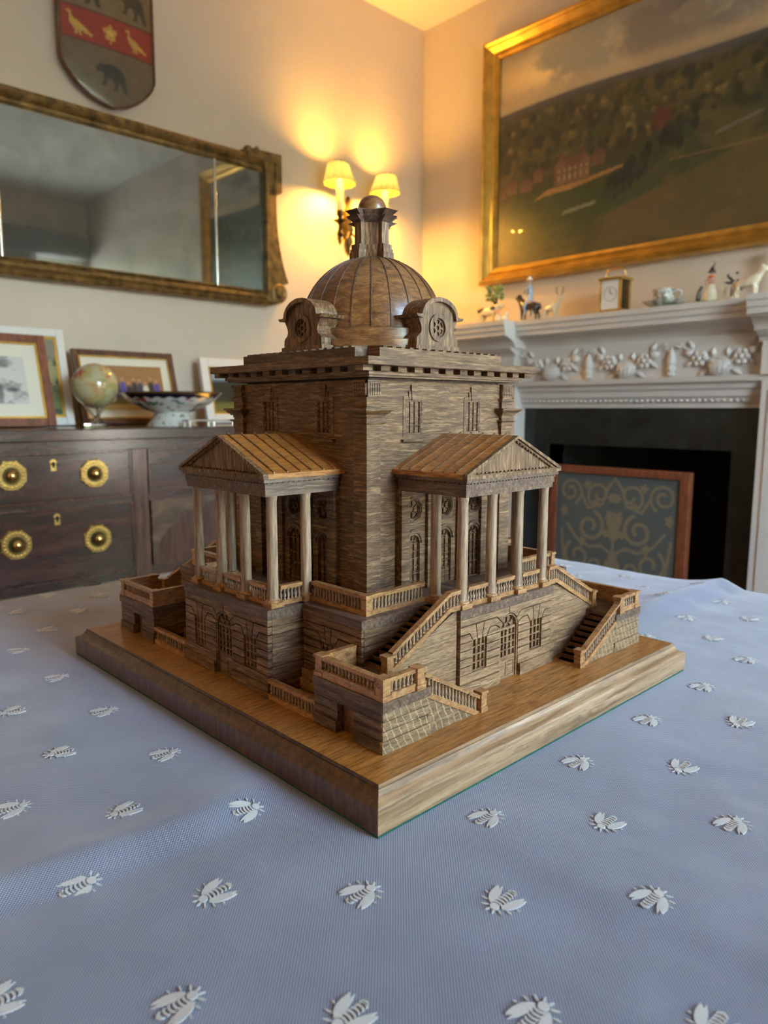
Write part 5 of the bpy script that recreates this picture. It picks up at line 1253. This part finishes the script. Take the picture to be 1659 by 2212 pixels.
# --- corner pavilions, stairs and sunken areas (one quadrant, mirrored four times)
def quadrant(mir):
    fw_, fs_ = (lambda u, d, z: (-d, u, z)), (lambda u, d, z: (u, -d, z))   # west face (u = y), south face (u = x)
    PX0, PX1, PY0, PY1 = -.4185, -.312, -.4710, -.2985
    B = lambda: UB(mir)
    B().box(PX0+.016, -.334, PY0+.004, PY1, HT, .131).build('pavilion_core', M['oak_course'])
    B().box(-.335, PX1, PY0+.004, -.398, HT, .131).build('pavilion_core', M['oak_course'])
    # west face with the little doorway
    dy0, dy1 = -.4015, -.3600
    for k in range(3):
        a, c = .083+.016*k, .083+.016*(k+1)
        if k < 2:
            for q in ((PY0+.0041, dy0), (dy1, PY1)): b = B(); b.bx(fw_, q[0], q[1], -PX0-.0161, -PX0, a+.0005, c-.0005); b.build('stone_course', M['oak_end'])
        else:
            b = B(); b.bx(fw_, PY0+.0041, PY1, -PX0-.0161, -PX0, a+.0005, c-.0005); b.build('stone_course', M['oak_end'])
    for q in ((PY0+.0041, dy0-.001), (dy1+.001, PY1)): b = B(); b.bx(fw_, q[0], q[1], -PX0-.0161, -PX0+.0030, HT, .0828); b.build('plinth', M['oak_end'])
    B().box(PX0+.0150, PX0+.0162, dy0, dy1, HT, .1155).build('doorway', M['oak_step'])
    # south face
    courses(fs_, PX0, PX1, .083, .131, 3, -PY0-.004, -PY0, mir=mir, mat='oak_fleck', g=.0012)
    b = B(); b.bx(fs_, PX0-.003, PX1+.004, -PY0-.004, -PY0+.0022, HT, .0828); b.build('plinth', M['oak_fleck'])
    # slab
    b = B(); b.box(PX0-.0025, PX1+.003, PY0-.0025, -.398, .1312, .1480); b.box(PX0-.0025, -.329, -.398, PY1+.002, .1312, .1480); b.build('pavilion_slab', M['oak_end'])
    b = B(); b.box(-.330, -.3165, -.3920, -.3275, .1312, .1478); b.build('landing', M['oak_step'])
    z0 = .148
    # parapets
    xw = PX0+.0065; ys = PY0+.0065
    post(xw+.003, PY0+.0095, z0, .1862, .0185, mir); post(xw+.003, PY1-.0105, z0, .1862, .0185, mir)
    balustrade((xw, PY0+.0195, z0), (xw, PY1-.0195, z0), mir, rail=(.0300, .0372), base=(0, .0140), inn=(1, 0))
    post(-.3330, ys, z0, .1862, .0185, mir)
    balustrade((PX0+.0195, ys, z0), (-.3425, ys, z0), mir, rail=(.0300, .0372), base=(0, .0120), inn=(0, 1))
    b = B(); b.box(PX0+.0185, -.332, PY1-.0145, PY1-.0045, z0, .1800); b.box(PX0+.0185, -.332, PY1-.0155, PY1-.0035, .1785, .1852); b.build('parapet_wall', M['oak_rail'])
    # lower flight
    xs0, xs1 = -.316, -.170
    n = 9; rise = (.148-HT)/n; run = (xs1-.010-xs0)/n
    for k in range(n):
        b = B(); xa = xs0+run*k; b.box(xa-.001, xa+run+.0008, -.4635, -.4065, HT, .148-rise*(k+1)+.0000); b.box(xa-.001, xa+run+.0020, -.4635, -.4065, .148-rise*(k+1)-.0024, .148-rise*(k+1)); b.build('step', M['oak_step'])
    top_ = lambda x: .1330+(x+.312)*(.0640-.1330)/(.127)
    zs = [HT, .0828, .099, .115, .131]
    for a, c in zip(zs[:-1], zs[1:]):
        xa = lambda z: -.312+(z-.1330)*.127/(.0640-.1330)
        if xa(c) < PX1+.004: pl = [(PX1, a+.0003), (xa(a), a+.0003), (PX1, min(c, .1325))]
        else: pl = [(PX1, a+.0003), (xa(a), a+.0003), (xa(c), c-.0003), (PX1, c-.0003)]
        b = B(); b.prism(fs_, pl, .4640, .4705); b.build('stair_wall', M['oak_fleck'])
    A_, C_ = Vector((-.3235, -.4675, .1330)), Vector((-.1760, -.4675, .0530))
    b = B(); b.bar(A_, C_, .0105, .0000, .0110); b.bar(A_, C_, .0100, .0345, .0415); b.bar(A_, C_, .0120, .0395, .0420); backing(b, A_, C_, .0105, .0350, (0, 1)); st_ = b.build('stair_balustrade', M['oak_rail'])
    balusters(st_, A_+Vector((.010, 0, -.0054)), C_+Vector((-.004, 0, .002)), .0110, .0345, mir)
    post(-.1670, -.4675, HT, .1010, .0165, mir)
    # upper flight
    xu0, xu1 = -.318, -.158; n = 11; rise = (.232-.148)/n; run = (xu1-xu0)/n
    for k in range(n):
        b = B(); xa = xu0+run*k; zt = .148+rise*(k+1); b.box(xa, xa+run+.0008, -.3920, -.3265, HT, zt); b.box(xa-.0014, xa+run, -.3920, -.3265, zt-.0022, zt); b.build('step', M['oak_step'])
    zz = lambda x: .1555+(x+.330)*(.2345-.1555)/(.1750)
    zs = [HT]+[.083+.0165*k for k in range(10)]
    for a, c in zip(zs[:-1], zs[1:]):
        xa = lambda z: max(-.330, -.330+(z-.1555)*.1750/(.2345-.1555))
        if xa(a) > -.160: break
        x_a, x_c = xa(a), xa(min(c, .2315)); xe = -.1545; x_c = min(x_c, xe-.0005)
        x_a = max(x_a, -.3125 if a < .131 else -.330); x_c = max(x_c, -.3125 if c < .140 else -.330)
        b = B(); b.prism(fs_, [(x_a, a+.0003), (xe, a+.0003), (xe, min(c, .2315)-.0003), (x_c, min(c, .2315)-.0003)], .3925, .3975); b.build('stair_wall', M['oak_podium'])
    A_, C_, E_ = Vector((-.3270, -.3950, .1520)), Vector((-.1760, -.3950, .2320)), Vector((-.1475, -.3950, .2320))
    b = B()
    for (p, q) in ((A_, C_), (C_, E_)):
        b.bar(p, q, .0105, .0010, .0105); b.bar(p, q, .0100, .0315, .0385); b.bar(p, q, .0120, .0370, .0395); backing(b, p, q, .0100, .0320, (0, 1))
    st_ = b.build('stair_balustrade', M['oak_rail']); balusters(st_, A_+Vector((.008, 0, .0042)), C_, .0105, .0315, mir); balusters(st_, C_, E_, .0105, .0315, mir)
    post(-.3345, -.3950, .148, .1880, .0165, mir)
    # sunken area rail on the west side
    w0, w1 = PY1, -.1575
    b = B(); b.bar((-.4130, w0, HT), (-.4130, w1, HT), .0110, 0, .0100); b.bar((-.4130, w0, HT), (-.4130, w1, HT), .0110, .0310, .0385); backing(b, (-.4130, w0, HT), (-.4130, w1, HT), .0095, .0315, (1, 0))
    ar = b.build('area_railing', M['oak_rail']); balusters(ar, (-.4130, w0, HT), (-.4130, w1, HT), .0100, .0310, mir)
    # terrace balustrade round the corner
    post(-.2990, -.3035, .232, .2705, .0150, mir)
    balustrade((-.2990, -.2960, .232), (-.2990, -.1505, .232), mir, inn=(1, 0)); balustrade((-.2915, -.3035, .232), (-.1480, -.3035, .232), mir, inn=(0, 1))
for mir in ((1, 1), (-1, 1), (1, -1), (-1, -1)): quadrant(mir)

# --- porticoes
ZE0, ZE1, ZR_ = .4445, .4785, .5557
def portico(sd, u_cols, d_col, d_back, ent_u, ent_d, ribs):
    ME_ = M['oak_end_x' if sd in 'WE' else 'oak_end']; fr = FR[sd]; C = lambda u, d: fr(u, d, .232)
    for u in u_cols: x, y, _ = C(u, d_col); put_column(x, y)
    for s in (-1, 1): x, y, _ = C(s*u_cols[-1], d_back); put_column(x, y)
    for a, c in zip(u_cols[:-1], u_cols[1:]):
        p, q = fr(a+.0140, d_col, .232), fr(c-.0140, d_col, .232); balustrade(p, q)
    if sd in 'WE':
        for s in (-1, 1): balustrade(fr(s*u_cols[-1], d_col-.0140, .232), fr(s*u_cols[-1], d_back+.0140, .232))
    b = UB(); b.bx(fr, -ent_u+.0022, ent_u-.0022, .229, ent_d-.0022, ZE0, .4550); ent = b.build('entablature', ME_)
    b = UB(); b.bx(fr, -ent_u, ent_u, .229, ent_d, .4553, .4670); b.build('frieze', ME_, ent)
    b = UB(); b.bx(fr, -ent_u-.002, ent_u+.002, .229, ent_d+.002, .4670, .4688); b.bx(fr, -ent_u-.0055, ent_u+.0055, .229, ent_d+.0055, .4712, .4785); b.bx(fr, -ent_u, ent_u, .229, ent_d, .4688, .4712); b.build('cornice', ME_, ent)
    b = UB()
    n = 30
    for k in range(n): u = -ent_u+2*ent_u*(k+.5)/n; b.bx(fr, u-.0022, u+.0022, ent_d, ent_d+.0026, .4689, .4711)
    for s in (-1, 1):
        for k in range(14): d = .235+(ent_d-.235)*(k+.5)/14; b.bx(fr, *sorted((s*ent_u, s*(ent_u+.0026))), d-.0022, d+.0022, .4689, .4711)
    o = b.build('dentils', ME_, ent); o['kind'] = 'stuff'
    eu, ed = ent_u+.0095, ent_d+.0095; z0 = .4787; ze = .4880
    # pediment: tympanum set back, raking and level cornices
    sl = (ZR_-ze)/eu
    b = UB(); b.prism(fr, [(-eu+.012, z0), (eu-.012, z0), (0, ZR_-.008)], .229, ed-.0100); ped = b.build('tympanum', M['oak_upright'])
    b = UB(); b.bx(fr, -eu, eu, ed-.0106, ed, z0, ze-.0035); b.bx(fr, -eu+.002, eu-.002, ed-.0106, ed-.0025, ze-.0035, ze-.0015); b.build('level_cornice', M['oak_upright'], ped)
    for s in (-1, 1):
        b = UB(); b.prism(fr, [(s*eu, ze-.004), (s*eu, ze), (0, ZR_), (0, ZR_-.0055), (s*(eu-.006), ze-.004)], ed-.0105, ed); b.build('raking_cornice', M['oak_upright'], ped)
        b = UB()
        b.prism(fr, [(s*(eu-.010), ze-.0035), (0, ZR_-.0060), (0, ZR_-.0095), (s*(eu-.019), ze-.0035)], ed-.0105, ed-.0045)
        for k in range(13):
            u = s*(eu-.020)*(k+.7)/13.5; z = ZR_-.0095-sl*abs(u)
            b.prism(fr, [(u-.0024, z-.0030+sl*.0024*s*1), (u+.0024, z-.0030-sl*.0024*s), (u+.0024, z+.002), (u-.0024, z+.002)], ed-.0105, ed-.0055)
        o = b.build('raking_dentils', M['oak_upright'], ped); o['kind'] = 'stuff'
    b = UB()
    for k in range(22): u = -eu+.024+(2*eu-.048)*(k+.5)/22; b.bx(fr, u-.0022, u+.0022, ed-.0104, ed-.0070, ze-.0015, ze+.0012)
    o = b.build('level_dentils', M['oak_upright'], ped); o['kind'] = 'stuff'
    # roof slopes with standing seams
    mt = M['oak_roof_w'] if sd in 'WE' else M['oak_roof_s']
    for s in (-1, 1):
        b = UB(); b.prism(fr, [(s*eu, z0), (s*eu, ze), (0, ZR_), (0, ZR_-.0082), (s*(eu-.0122), z0)], .2215, ed-.0107); sl_o = b.build('roof_slope', mt)
        for d in ribs:
            b = UB(); nrm = .0030
            b.prism(fr, [(s*(eu-.0015), ze+.0005), (s*(eu-.0015), ze+.0005+nrm), (-s*.0012, ZR_+nrm+.0006), (-s*.0012, ZR_-.001)], d-.0016, d+.0016); b.build('roof_seam', M['oak_dome'], sl_o)
portico('S', (-.132, -.044, .044, .132), .3890, .3220, .1441, .4058, (.3851, .3569, .3280, .2981, .2690, .2426))
portico('W', (-.1355, -.0452, .0452, .1355), .3865, .3060, .1462, .4079, (.3916, .3607, .3303, .3029, .2736, .2447))
portico('N', (-.132, -.044, .044, .132), .3890, .3220, .1441, .4058, (.3851, .3280, .2690))
portico('E', (-.1355, -.0452, .0452, .1355), .3865, .3060, .1462, .4079, (.3916, .3303, .2736))

# --- main block
UB().box(-.2135, .2135, -.2135, .2135, .232, .6605).build('block_core', M['oak_wall'])
DF, DB = .2220, .2294
def main_side(sd):
    fr = FR[sd]; wo = .0945
    holes = [[(s*wo-.0205, .5585), (s*wo+.0205, .5585), (s*wo+.0205, .6212), (s*wo-.0205, .6212)] for s in (-1, 1)]
    b = UB(); b.prism(fr, [(-.1925, .232), (.1925, .232), (.1925, .6620), (-.1925, .6620)], .2130, DF, holes); b.build('block_wall', M['oak_wall'])
    for s in (-1, 1):
        uc = s*wo
        b = UB(); b.prism(fr, [(uc-.0290, .5510), (uc+.0290, .5510), (uc+.0290, .6285), (uc-.0290, .6285)], DF-.001, DF+.0012, [[(uc-.0238, .5550), (uc+.0238, .5550), (uc+.0238, .6245), (uc-.0238, .6245)]])
        wn = b.build('window_surround', M['oak_wall'])
        b = UB(); b.bx(fr, uc-.0345, uc+.0345, DF-.001, DF+.0080, .5408, .5462); b.build('window_sill', M['oak_wall'], wn)
        b = UB()
        b.prism(fr, [(uc-.0062, .6250), (uc+.0062, .6250), (uc+.0082, .6545), (uc-.0082, .6545)], DF-.001, DF+.0042); b.prism(fr, [(uc-.0135, .6270), (uc+.0135, .6270), (uc+.0150, .6420), (uc-.0150, .6420)], DF-.001, DF+.0026); b.prism(fr, [(uc-.0285, .6250), (uc+.0285, .6250), (uc+.0285, .6320), (uc-.0285, .6320)], DF-.001, DF+.0016)
        b.build('keystone', M['oak_wall'], wn)
        for cx in range(3):
            for r in range(4):
                u0 = uc-.0205+.0137*cx; z0 = .5585+.0157*r
                b = UB(); b.bx(fr, u0+.0011, u0+.0126, .2140, .2186, z0+.0007, z0+.0150); b.build('pane', M['oak_wall'], wn)
        b = UB()
        for cx in range(1, 3): u = uc-.0205+.0137*cx; b.bx(fr, u-.0006, u+.0006, .2150, .2212, .5585, .6212)
        for r in range(1, 4): z = .5585+.0157*r; b.bx(fr, uc-.0205, uc+.0205, .2150, .2208, z-.0006, z+.0006)
        b.build('glazing_bars', M['oak_wall'], wn)
    # centre breakfront under the portico: oculi, arched windows and a door
    bo = .0975; holes = []
    for u in (-bo, 0, bo):
        holes.append(arc(u, .4015, .0205, 0, 2*pi, 26)[:-1])
        hw = .0195 if u else .0215
        holes.append([(u-hw, .2330), (u+hw, .2330), (u+hw, .3270)]+arc(u, .3270, hw, 0, pi, 14, hw*1.08)[1:])
    b = UB(); b.prism(fr, [(-.1402, .2322), (.1402, .2322), (.1402, .4445), (-.1402, .4445)], .2130, DB, holes); bf = b.build('portico_wall', M['oak_wall'])
    for u in (-.128, -.0490, .0490, .128):
        b = UB(); b.bx(fr, u-.0120, u+.0120, DB-.001, DB+.0075, .232, .4445); b.bx(fr, u-.0135, u+.0135, DB-.001, DB+.0090, .232, .2400); b.bx(fr, u-.0135, u+.0135, DB-.001, DB+.0090, .4385, .4445); b.build('pilaster', M['oak_wall'])
    for u in (-bo, 0, bo):
        b = UB(); b.prism(fr, arc(u, .4015, .0262, 0, 2*pi, 28)[:-1], DB-.0005, DB+.0022, [arc(u, .4015, .0222, 0, 2*pi, 28)[:-1]]); oc = b.build('round_window', M['oak_wall'])
        b = UB(); t0, t1 = .2152, DB-.0035
        b.prism(fr, arc(u, .4015, .0070, 0, 2*pi, 12)[:-1], t0, t1, [arc(u, .4015, .0056, 0, 2*pi, 12)[:-1]])
        for k in range(6):
            a = radians(30+60*k); c, s_ = cos(a), sin(a); q = .0007
            b.prism(fr, [(u+.0066*c-q*s_, .4015+.0066*s_+q*c), (u+.0066*c+q*s_, .4015+.0066*s_-q*c), (u+.0206*c+q*s_, .4015+.0206*s_-q*c), (u+.0206*c-q*s_, .4015+.0206*s_+q*c)], t0, t1)
        b.prism(fr, arc(u, .4015, .0206, 0, 2*pi, 24)[:-1], t0, t1, [arc(u, .4015, .0188, 0, 2*pi, 24)[:-1]])
        b.build('window_bars', M['oak_wall'], oc)
        hw = .0195 if u else .0215
        b = UB(); b.prism(fr, arc(u, .3290, hw+.0075, 0, pi, 16, hw*1.08+.0100)+arc(u, .3290, hw+.0030, pi, 0, 16, hw*1.08+.0035), DB-.0005, DB+.0030); aw = b.build('arched_window' if u else 'arched_door', M['oak_wall'])
        b = UB()
        for k in range(4): x = u-hw+2*hw*k/3; b.bx(fr, max(x-.0009, u-hw), min(x+.0009, u+hw), t0, t1, .2330, .3290)
        for k in range(7): z = .233+.0160*k; b.bx(fr, u-hw, u+hw, t0, t1-.0004, z-.0007, z+.0007)
        b.prism(fr, arc(u, .328, hw*.45, 0, pi, 10)+arc(u, .328, hw*.45-.0012, pi, 0, 10), t0, t1)
        for a in (50, 90, 130):
            a = radians(a); c, s_ = cos(a), sin(a); q = .0006; r0, r1 = hw*.45, hw*1.03
            b.prism(fr, [(u+r0*c-q*s_, .328+r0*s_+q*c), (u+r0*c+q*s_, .328+r0*s_-q*c), (u+r1*c+q*s_, .328+r1*s_-q*c), (u+r1*c-q*s_, .328+r1*s_+q*c)], t0, t1)
        if u == 0: b.bx(fr, -hw, hw, t0, t1-.001, .233, .262)
        b.build('window_bars', M['oak_wall'], aw)
for sd in 'SWNE': main_side(sd)
# corner piers with fluted frieze and mouldings
def corner_pier(mir):
    a, c = -.2294, -.1920
    b = UB(mir); b.box(a, c, a, c, .232, .6620); pier = b.build('corner_pier', M['oak_wall'])
    def ring(z0, z1, o0, o1, nm):
        b = UB(mir); b.loft([[(a-o, a-o, z), (c+o, a-o, z), (c+o, c+o, z), (a-o, c+o, z)] for o, z in ((o0, z0), (o1, z1))]); return b
    ring(.6232, .6288, .0038, .0038, '').build('band', M['oak_wall'], pier)
    b = UB(mir)
    for q0, q1, o0, o1 in ((.5862, .5920, .0018, .0018), (.5920, .5960, .0060, .0075), (.5960, .6035, .0090, .0165), (.6035, .6075, .0180, .0180)):
        b.v += [(x*1, y, z) for x, y, z in []]
        b.loft([[((a-o), (a-o), z), ((c+o), (a-o), z), ((c+o), (c+o), z), ((a-o), (c+o), z)] for o, z in ((o0, q0), (o1, q1))])
    b.build('crown_moulding', M['oak_wall'], pier)
    b = UB(mir)
    for q0, q1, o0, o1 in ((.5765, .5790, .0030, .0065), (.5790, .5822, .0085, .0070), (.5625, .5765, .0020, .0020)):
        b.loft([[((a-o), (a-o), z), ((c+o), (a-o), z), ((c+o), (c+o), z), ((a-o), (c+o), z)] for o, z in ((o0, q0), (o1, q1))])
    b.build('lower_moulding', M['oak_wall'], pier)
    for face in (0, 1):
        b = UB(mir)
        for k in range(6):
            u0 = a+.0015+.0060*k
            q = (u0, u0+.0044)
            if face == 0: b.box(q[0], q[1], a-.0026, a+.001, .6325, .6562)
            else: b.box(a-.0026, a+.001, q[0], q[1], .6325, .6562)
        if face == 0: b.box(a-.0026, c, a-.0026, a+.001, .6562, .6610); b.box(a-.0026, c, a-.0026, a+.001, .6295, .6325)
        else: b.box(a-.0026, a+.001, a-.0026, c, .6562, .6610); b.box(a-.0026, a+.001, a-.0026, c, .6295, .6325)
        b.build('fluting', M['oak_wall'], pier)
    n = 21
    b = UB(mir)
for mir in ((1, 1), (-1, 1), (1, -1), (-1, -1)): corner_pier(mir)

# --- cornice, attic step, low ribbed roof
UB().box(-.205, .205, -.207, .207, .6600, .6668).build('lid_lip', M['oak_end'])
UB().box(-.2360, .2360, -.2430, .2430, .6665, .6704).build('bed_moulding', M['oak_course'])
UB().box(-.2405, .2405, -.2475, .2475, .6706, .6772).build('bed_moulding', M['oak_course'])
UB().box(-.2649, .2649, -.2722, .2722, .6869, .7024).build('cornice_slab', M['oak_course'], bev=.0012)
UB().box(-.2330, .2330, -.2400, .2400, .6772, .6869).build('cornice_core', M['oak_step'])
den = UB().box(-.0117, .0117, -.0110, .0110, 0, .0097).build('mutule', M['oak_course'], None, loc=(-.2330-.0, -.2450, .6772))
frst = True
for sy in (-1, 1):
    for k in range(12):
        x = -.2513+.0457*k
        if frst: den.location = Vector((x, sy*.2450, .6772))*S_; frst = False
        else: inst(den, mod, (x, sy*.2450, .6772))
for sx_ in (-1, 1):
    for k in range(1, 11): inst(den, mod, (sx_*.2380, -.2570+.0467*k, .6772), pi/2)
b = UB(); b.box(-.1912, .1912, -.2250, .2250, .7024, .7247); b.build('attic_step', M['oak_course'])
b = UB(); b.box(-.2250, -.1912, -.1912, .1912, .7024, .7247); b.build('attic_step', M['oak_end']); b = UB(); b.box(.1912, .2250, -.1912, .1912, .7024, .7247); b.build('attic_step', M['oak_end'])
b = UB(); b.loft([[(-.187, -.187, .7240), (.187, -.187, .7240), (.187, .187, .7240), (-.187, .187, .7240)], [(-.12, -.12, .7330), (.12, -.12, .7330), (.12, .12, .7330), (-.12, .12, .7330)]]); b.build('low_roof', M['oak_roof_w'])
for sd in 'SWNE':
    fr = FR[sd]
    for k in range(15):
        u = -.1743+.0249*k
        b = UB(); b.prism(lambda p, d, z: fr(d, p, z), [(.2225, .7245), (.2225, .7282), (.1200, .7330), (.1200, .7240)], u-.0050, u+.0050); b.build('roof_rib', M['oak_step'] if False else M['oak_course'])

# --- drum, dome, dormers, lantern
UB().lathe([(.1890, .7240), (.1890, .7505), (.1870, .7520), (.1700, .7525), (.05, .7530)], (0, 0, 0), 72).build('drum', M['oak_dome'], None, 40)
UB().lathe([(.1740, .7525), (.1740, .7745), (.1720, .7762), (.1640, .7765), (.05, .7765)], (0, 0, 0), 72).build('drum', M['oak_dome'], None, 40)
DZ, DR = .7835, .1632
UB().lathe([(DR, -.0070)]+[(DR*cos(t), DR*sin(t)) for t in [pi/2*i/24*.985 for i in range(25)]], (0, 0, DZ), 96).build('dome', M['oak_dome'], None, 50)
for k in range(24):
    a = 2*pi*k/24+radians(1.2); b = UB(); rings = []
    for i in range(19):
        t = radians(-2)+radians(80)*i/18; wd = .0013
        for_r = []
        for (dr, dw) in ((-.001, -1), (.0018, -.8), (.0018, .8), (-.001, 1)):
            r = (DR+dr)*cos(t); for_r.append((r*cos(a)-dw*wd*sin(a), r*sin(a)+dw*wd*cos(a), DZ+(DR+dr)*sin(t)))
        rings.append(for_r)
    b.loft(rings); b.build('dome_rib', M['oak_end'], None)
def dormer(sd):
    fr = FR[sd]
    half = [(0, .7240), (.0668, .7240), (.0668, .7385), (.0632, .7392), (.0640, .7440), (.0632, .7530), (.0590, .7580), (.0530, .7620), (.0500, .7690), (.0515, .7770), (.0560, .7850), (.0590, .7895), (.0600, .7925), (.0560, .7925), (.0540, .7960)]
    body = half+[(x, z) for x, z in arc(0, .7960, .0520, 0, pi/2, 8, .0340)[1:]]
    outline = body+[(-x, z) for x, z in reversed(body[1:-1])]
    hole = arc(0, .7755, .0195, 0, 2*pi, 26)[:-1]
    b = UB(); b.prism(fr, outline, .1000, .1980); d_ = b.build('dormer', M['oak_upright'])
    b = UB(); b.prism(fr, outline, .1980, .2030, [hole]); b.build('dormer_front', M['oak_upright'], d_)
    arch = [(.0743, .7995), (.0620, .7990), (.0568, .8000)]+arc(0, .7985, .0560, .05, pi-.05, 18, .0388)+[(-.0568, .8000), (-.0620, .7990), (-.0743, .7995), (-.0700, .7935), (-.0510, .7925)]+[(x, z) for x, z in arc(0, .7965, .0490, pi, 0, 18, .0318)]+[(.0510, .7925), (.0700, .7935)]
    b = UB(); b.prism(fr, arch, .1000, .2110); b.build('dormer_hood', M['oak_upright'], d_)
    b = UB(); b.bx(fr, -.0690, .0690, .1000, .2062, .7240, .7382); b.build('dormer_plinth', M['oak_upright'], d_)
    b = UB(); b.prism(fr, arc(0, .7755, .0290, 0, 2*pi, 30)[:-1], .2025, .2068, [arc(0, .7755, .0198, 0, 2*pi, 30)[:-1]]); b.build('window_ring', M['oak_upright'], d_)
    b = UB(); wheel_holes = []
    for k in range(6):
        a0, a1 = radians(60*k+9), radians(60*k+51); wheel_holes.append(arc(0, .7755, .0162, a0, a1, 5)+arc(0, .7755, .0088, a1, a0, 4))
    b.prism(fr, hole, .1982, .2020, wheel_holes+[arc(0, .7755, .0048, 0, 2*pi, 12)[:-1]]); b.build('wheel_window', M['oak_upright'], d_)
for sd in 'SWNE': dormer(sd)
def crossring(a, w, e, z):
    p = [(a, -w), (a, w), (e, w), (w, e), (w, a), (-w, a), (-w, e), (-e, w), (-a, w), (-a, -w), (-e, -w), (-w, -e), (-w, -a), (w, -a), (w, -e), (e, -w)]
    return [(x, y, z) for x, y in p]
b = UB(); b.loft([crossring(.0433, .0105, .0326, .940), crossring(.0433, .0105, .0326, 1.0300)]); b.build('lantern', M['oak_upright'])
for (z0, z1, a, w) in ((.938, .9515, .0545, .0155), (.9515, .9585, .0528, .0143), (.9585, .9690, .0505, .0130)):
    b = UB(); b.loft([crossring(a, w, .0332, z0), crossring(a, w, .0332, z1)]); b.build('lantern_buttress', M['oak_upright'])
zc = -.0105
b = UB(); b.loft([crossring(a, w, e, z+zc) for a, w, e, z in ((.0440, .0110, .0330, 1.0275), (.0500, .0135, .0375, 1.0320), (.0632, .0180, .0450, 1.0388), (.0500, .0150, .0400, 1.0400), (.0520, .0155, .0410, 1.0430), (.0640, .0190, .0460, 1.0508), (.0600, .0185, .0450, 1.0520), (.0330, .0150, .0300, 1.0560))]); b.build('lantern_cornice', M['oak_end'])
UB().lathe([(.0325, 0), (.0322, .0060), (.0318, .0100)]+[(.0318*cos(t), .0100+.0290*sin(t)) for t in [pi/2*i/10*.97 for i in range(11)]], (0, 0, 1.0425), 36).build('lantern_dome', M['oak_dome'], None, 40)
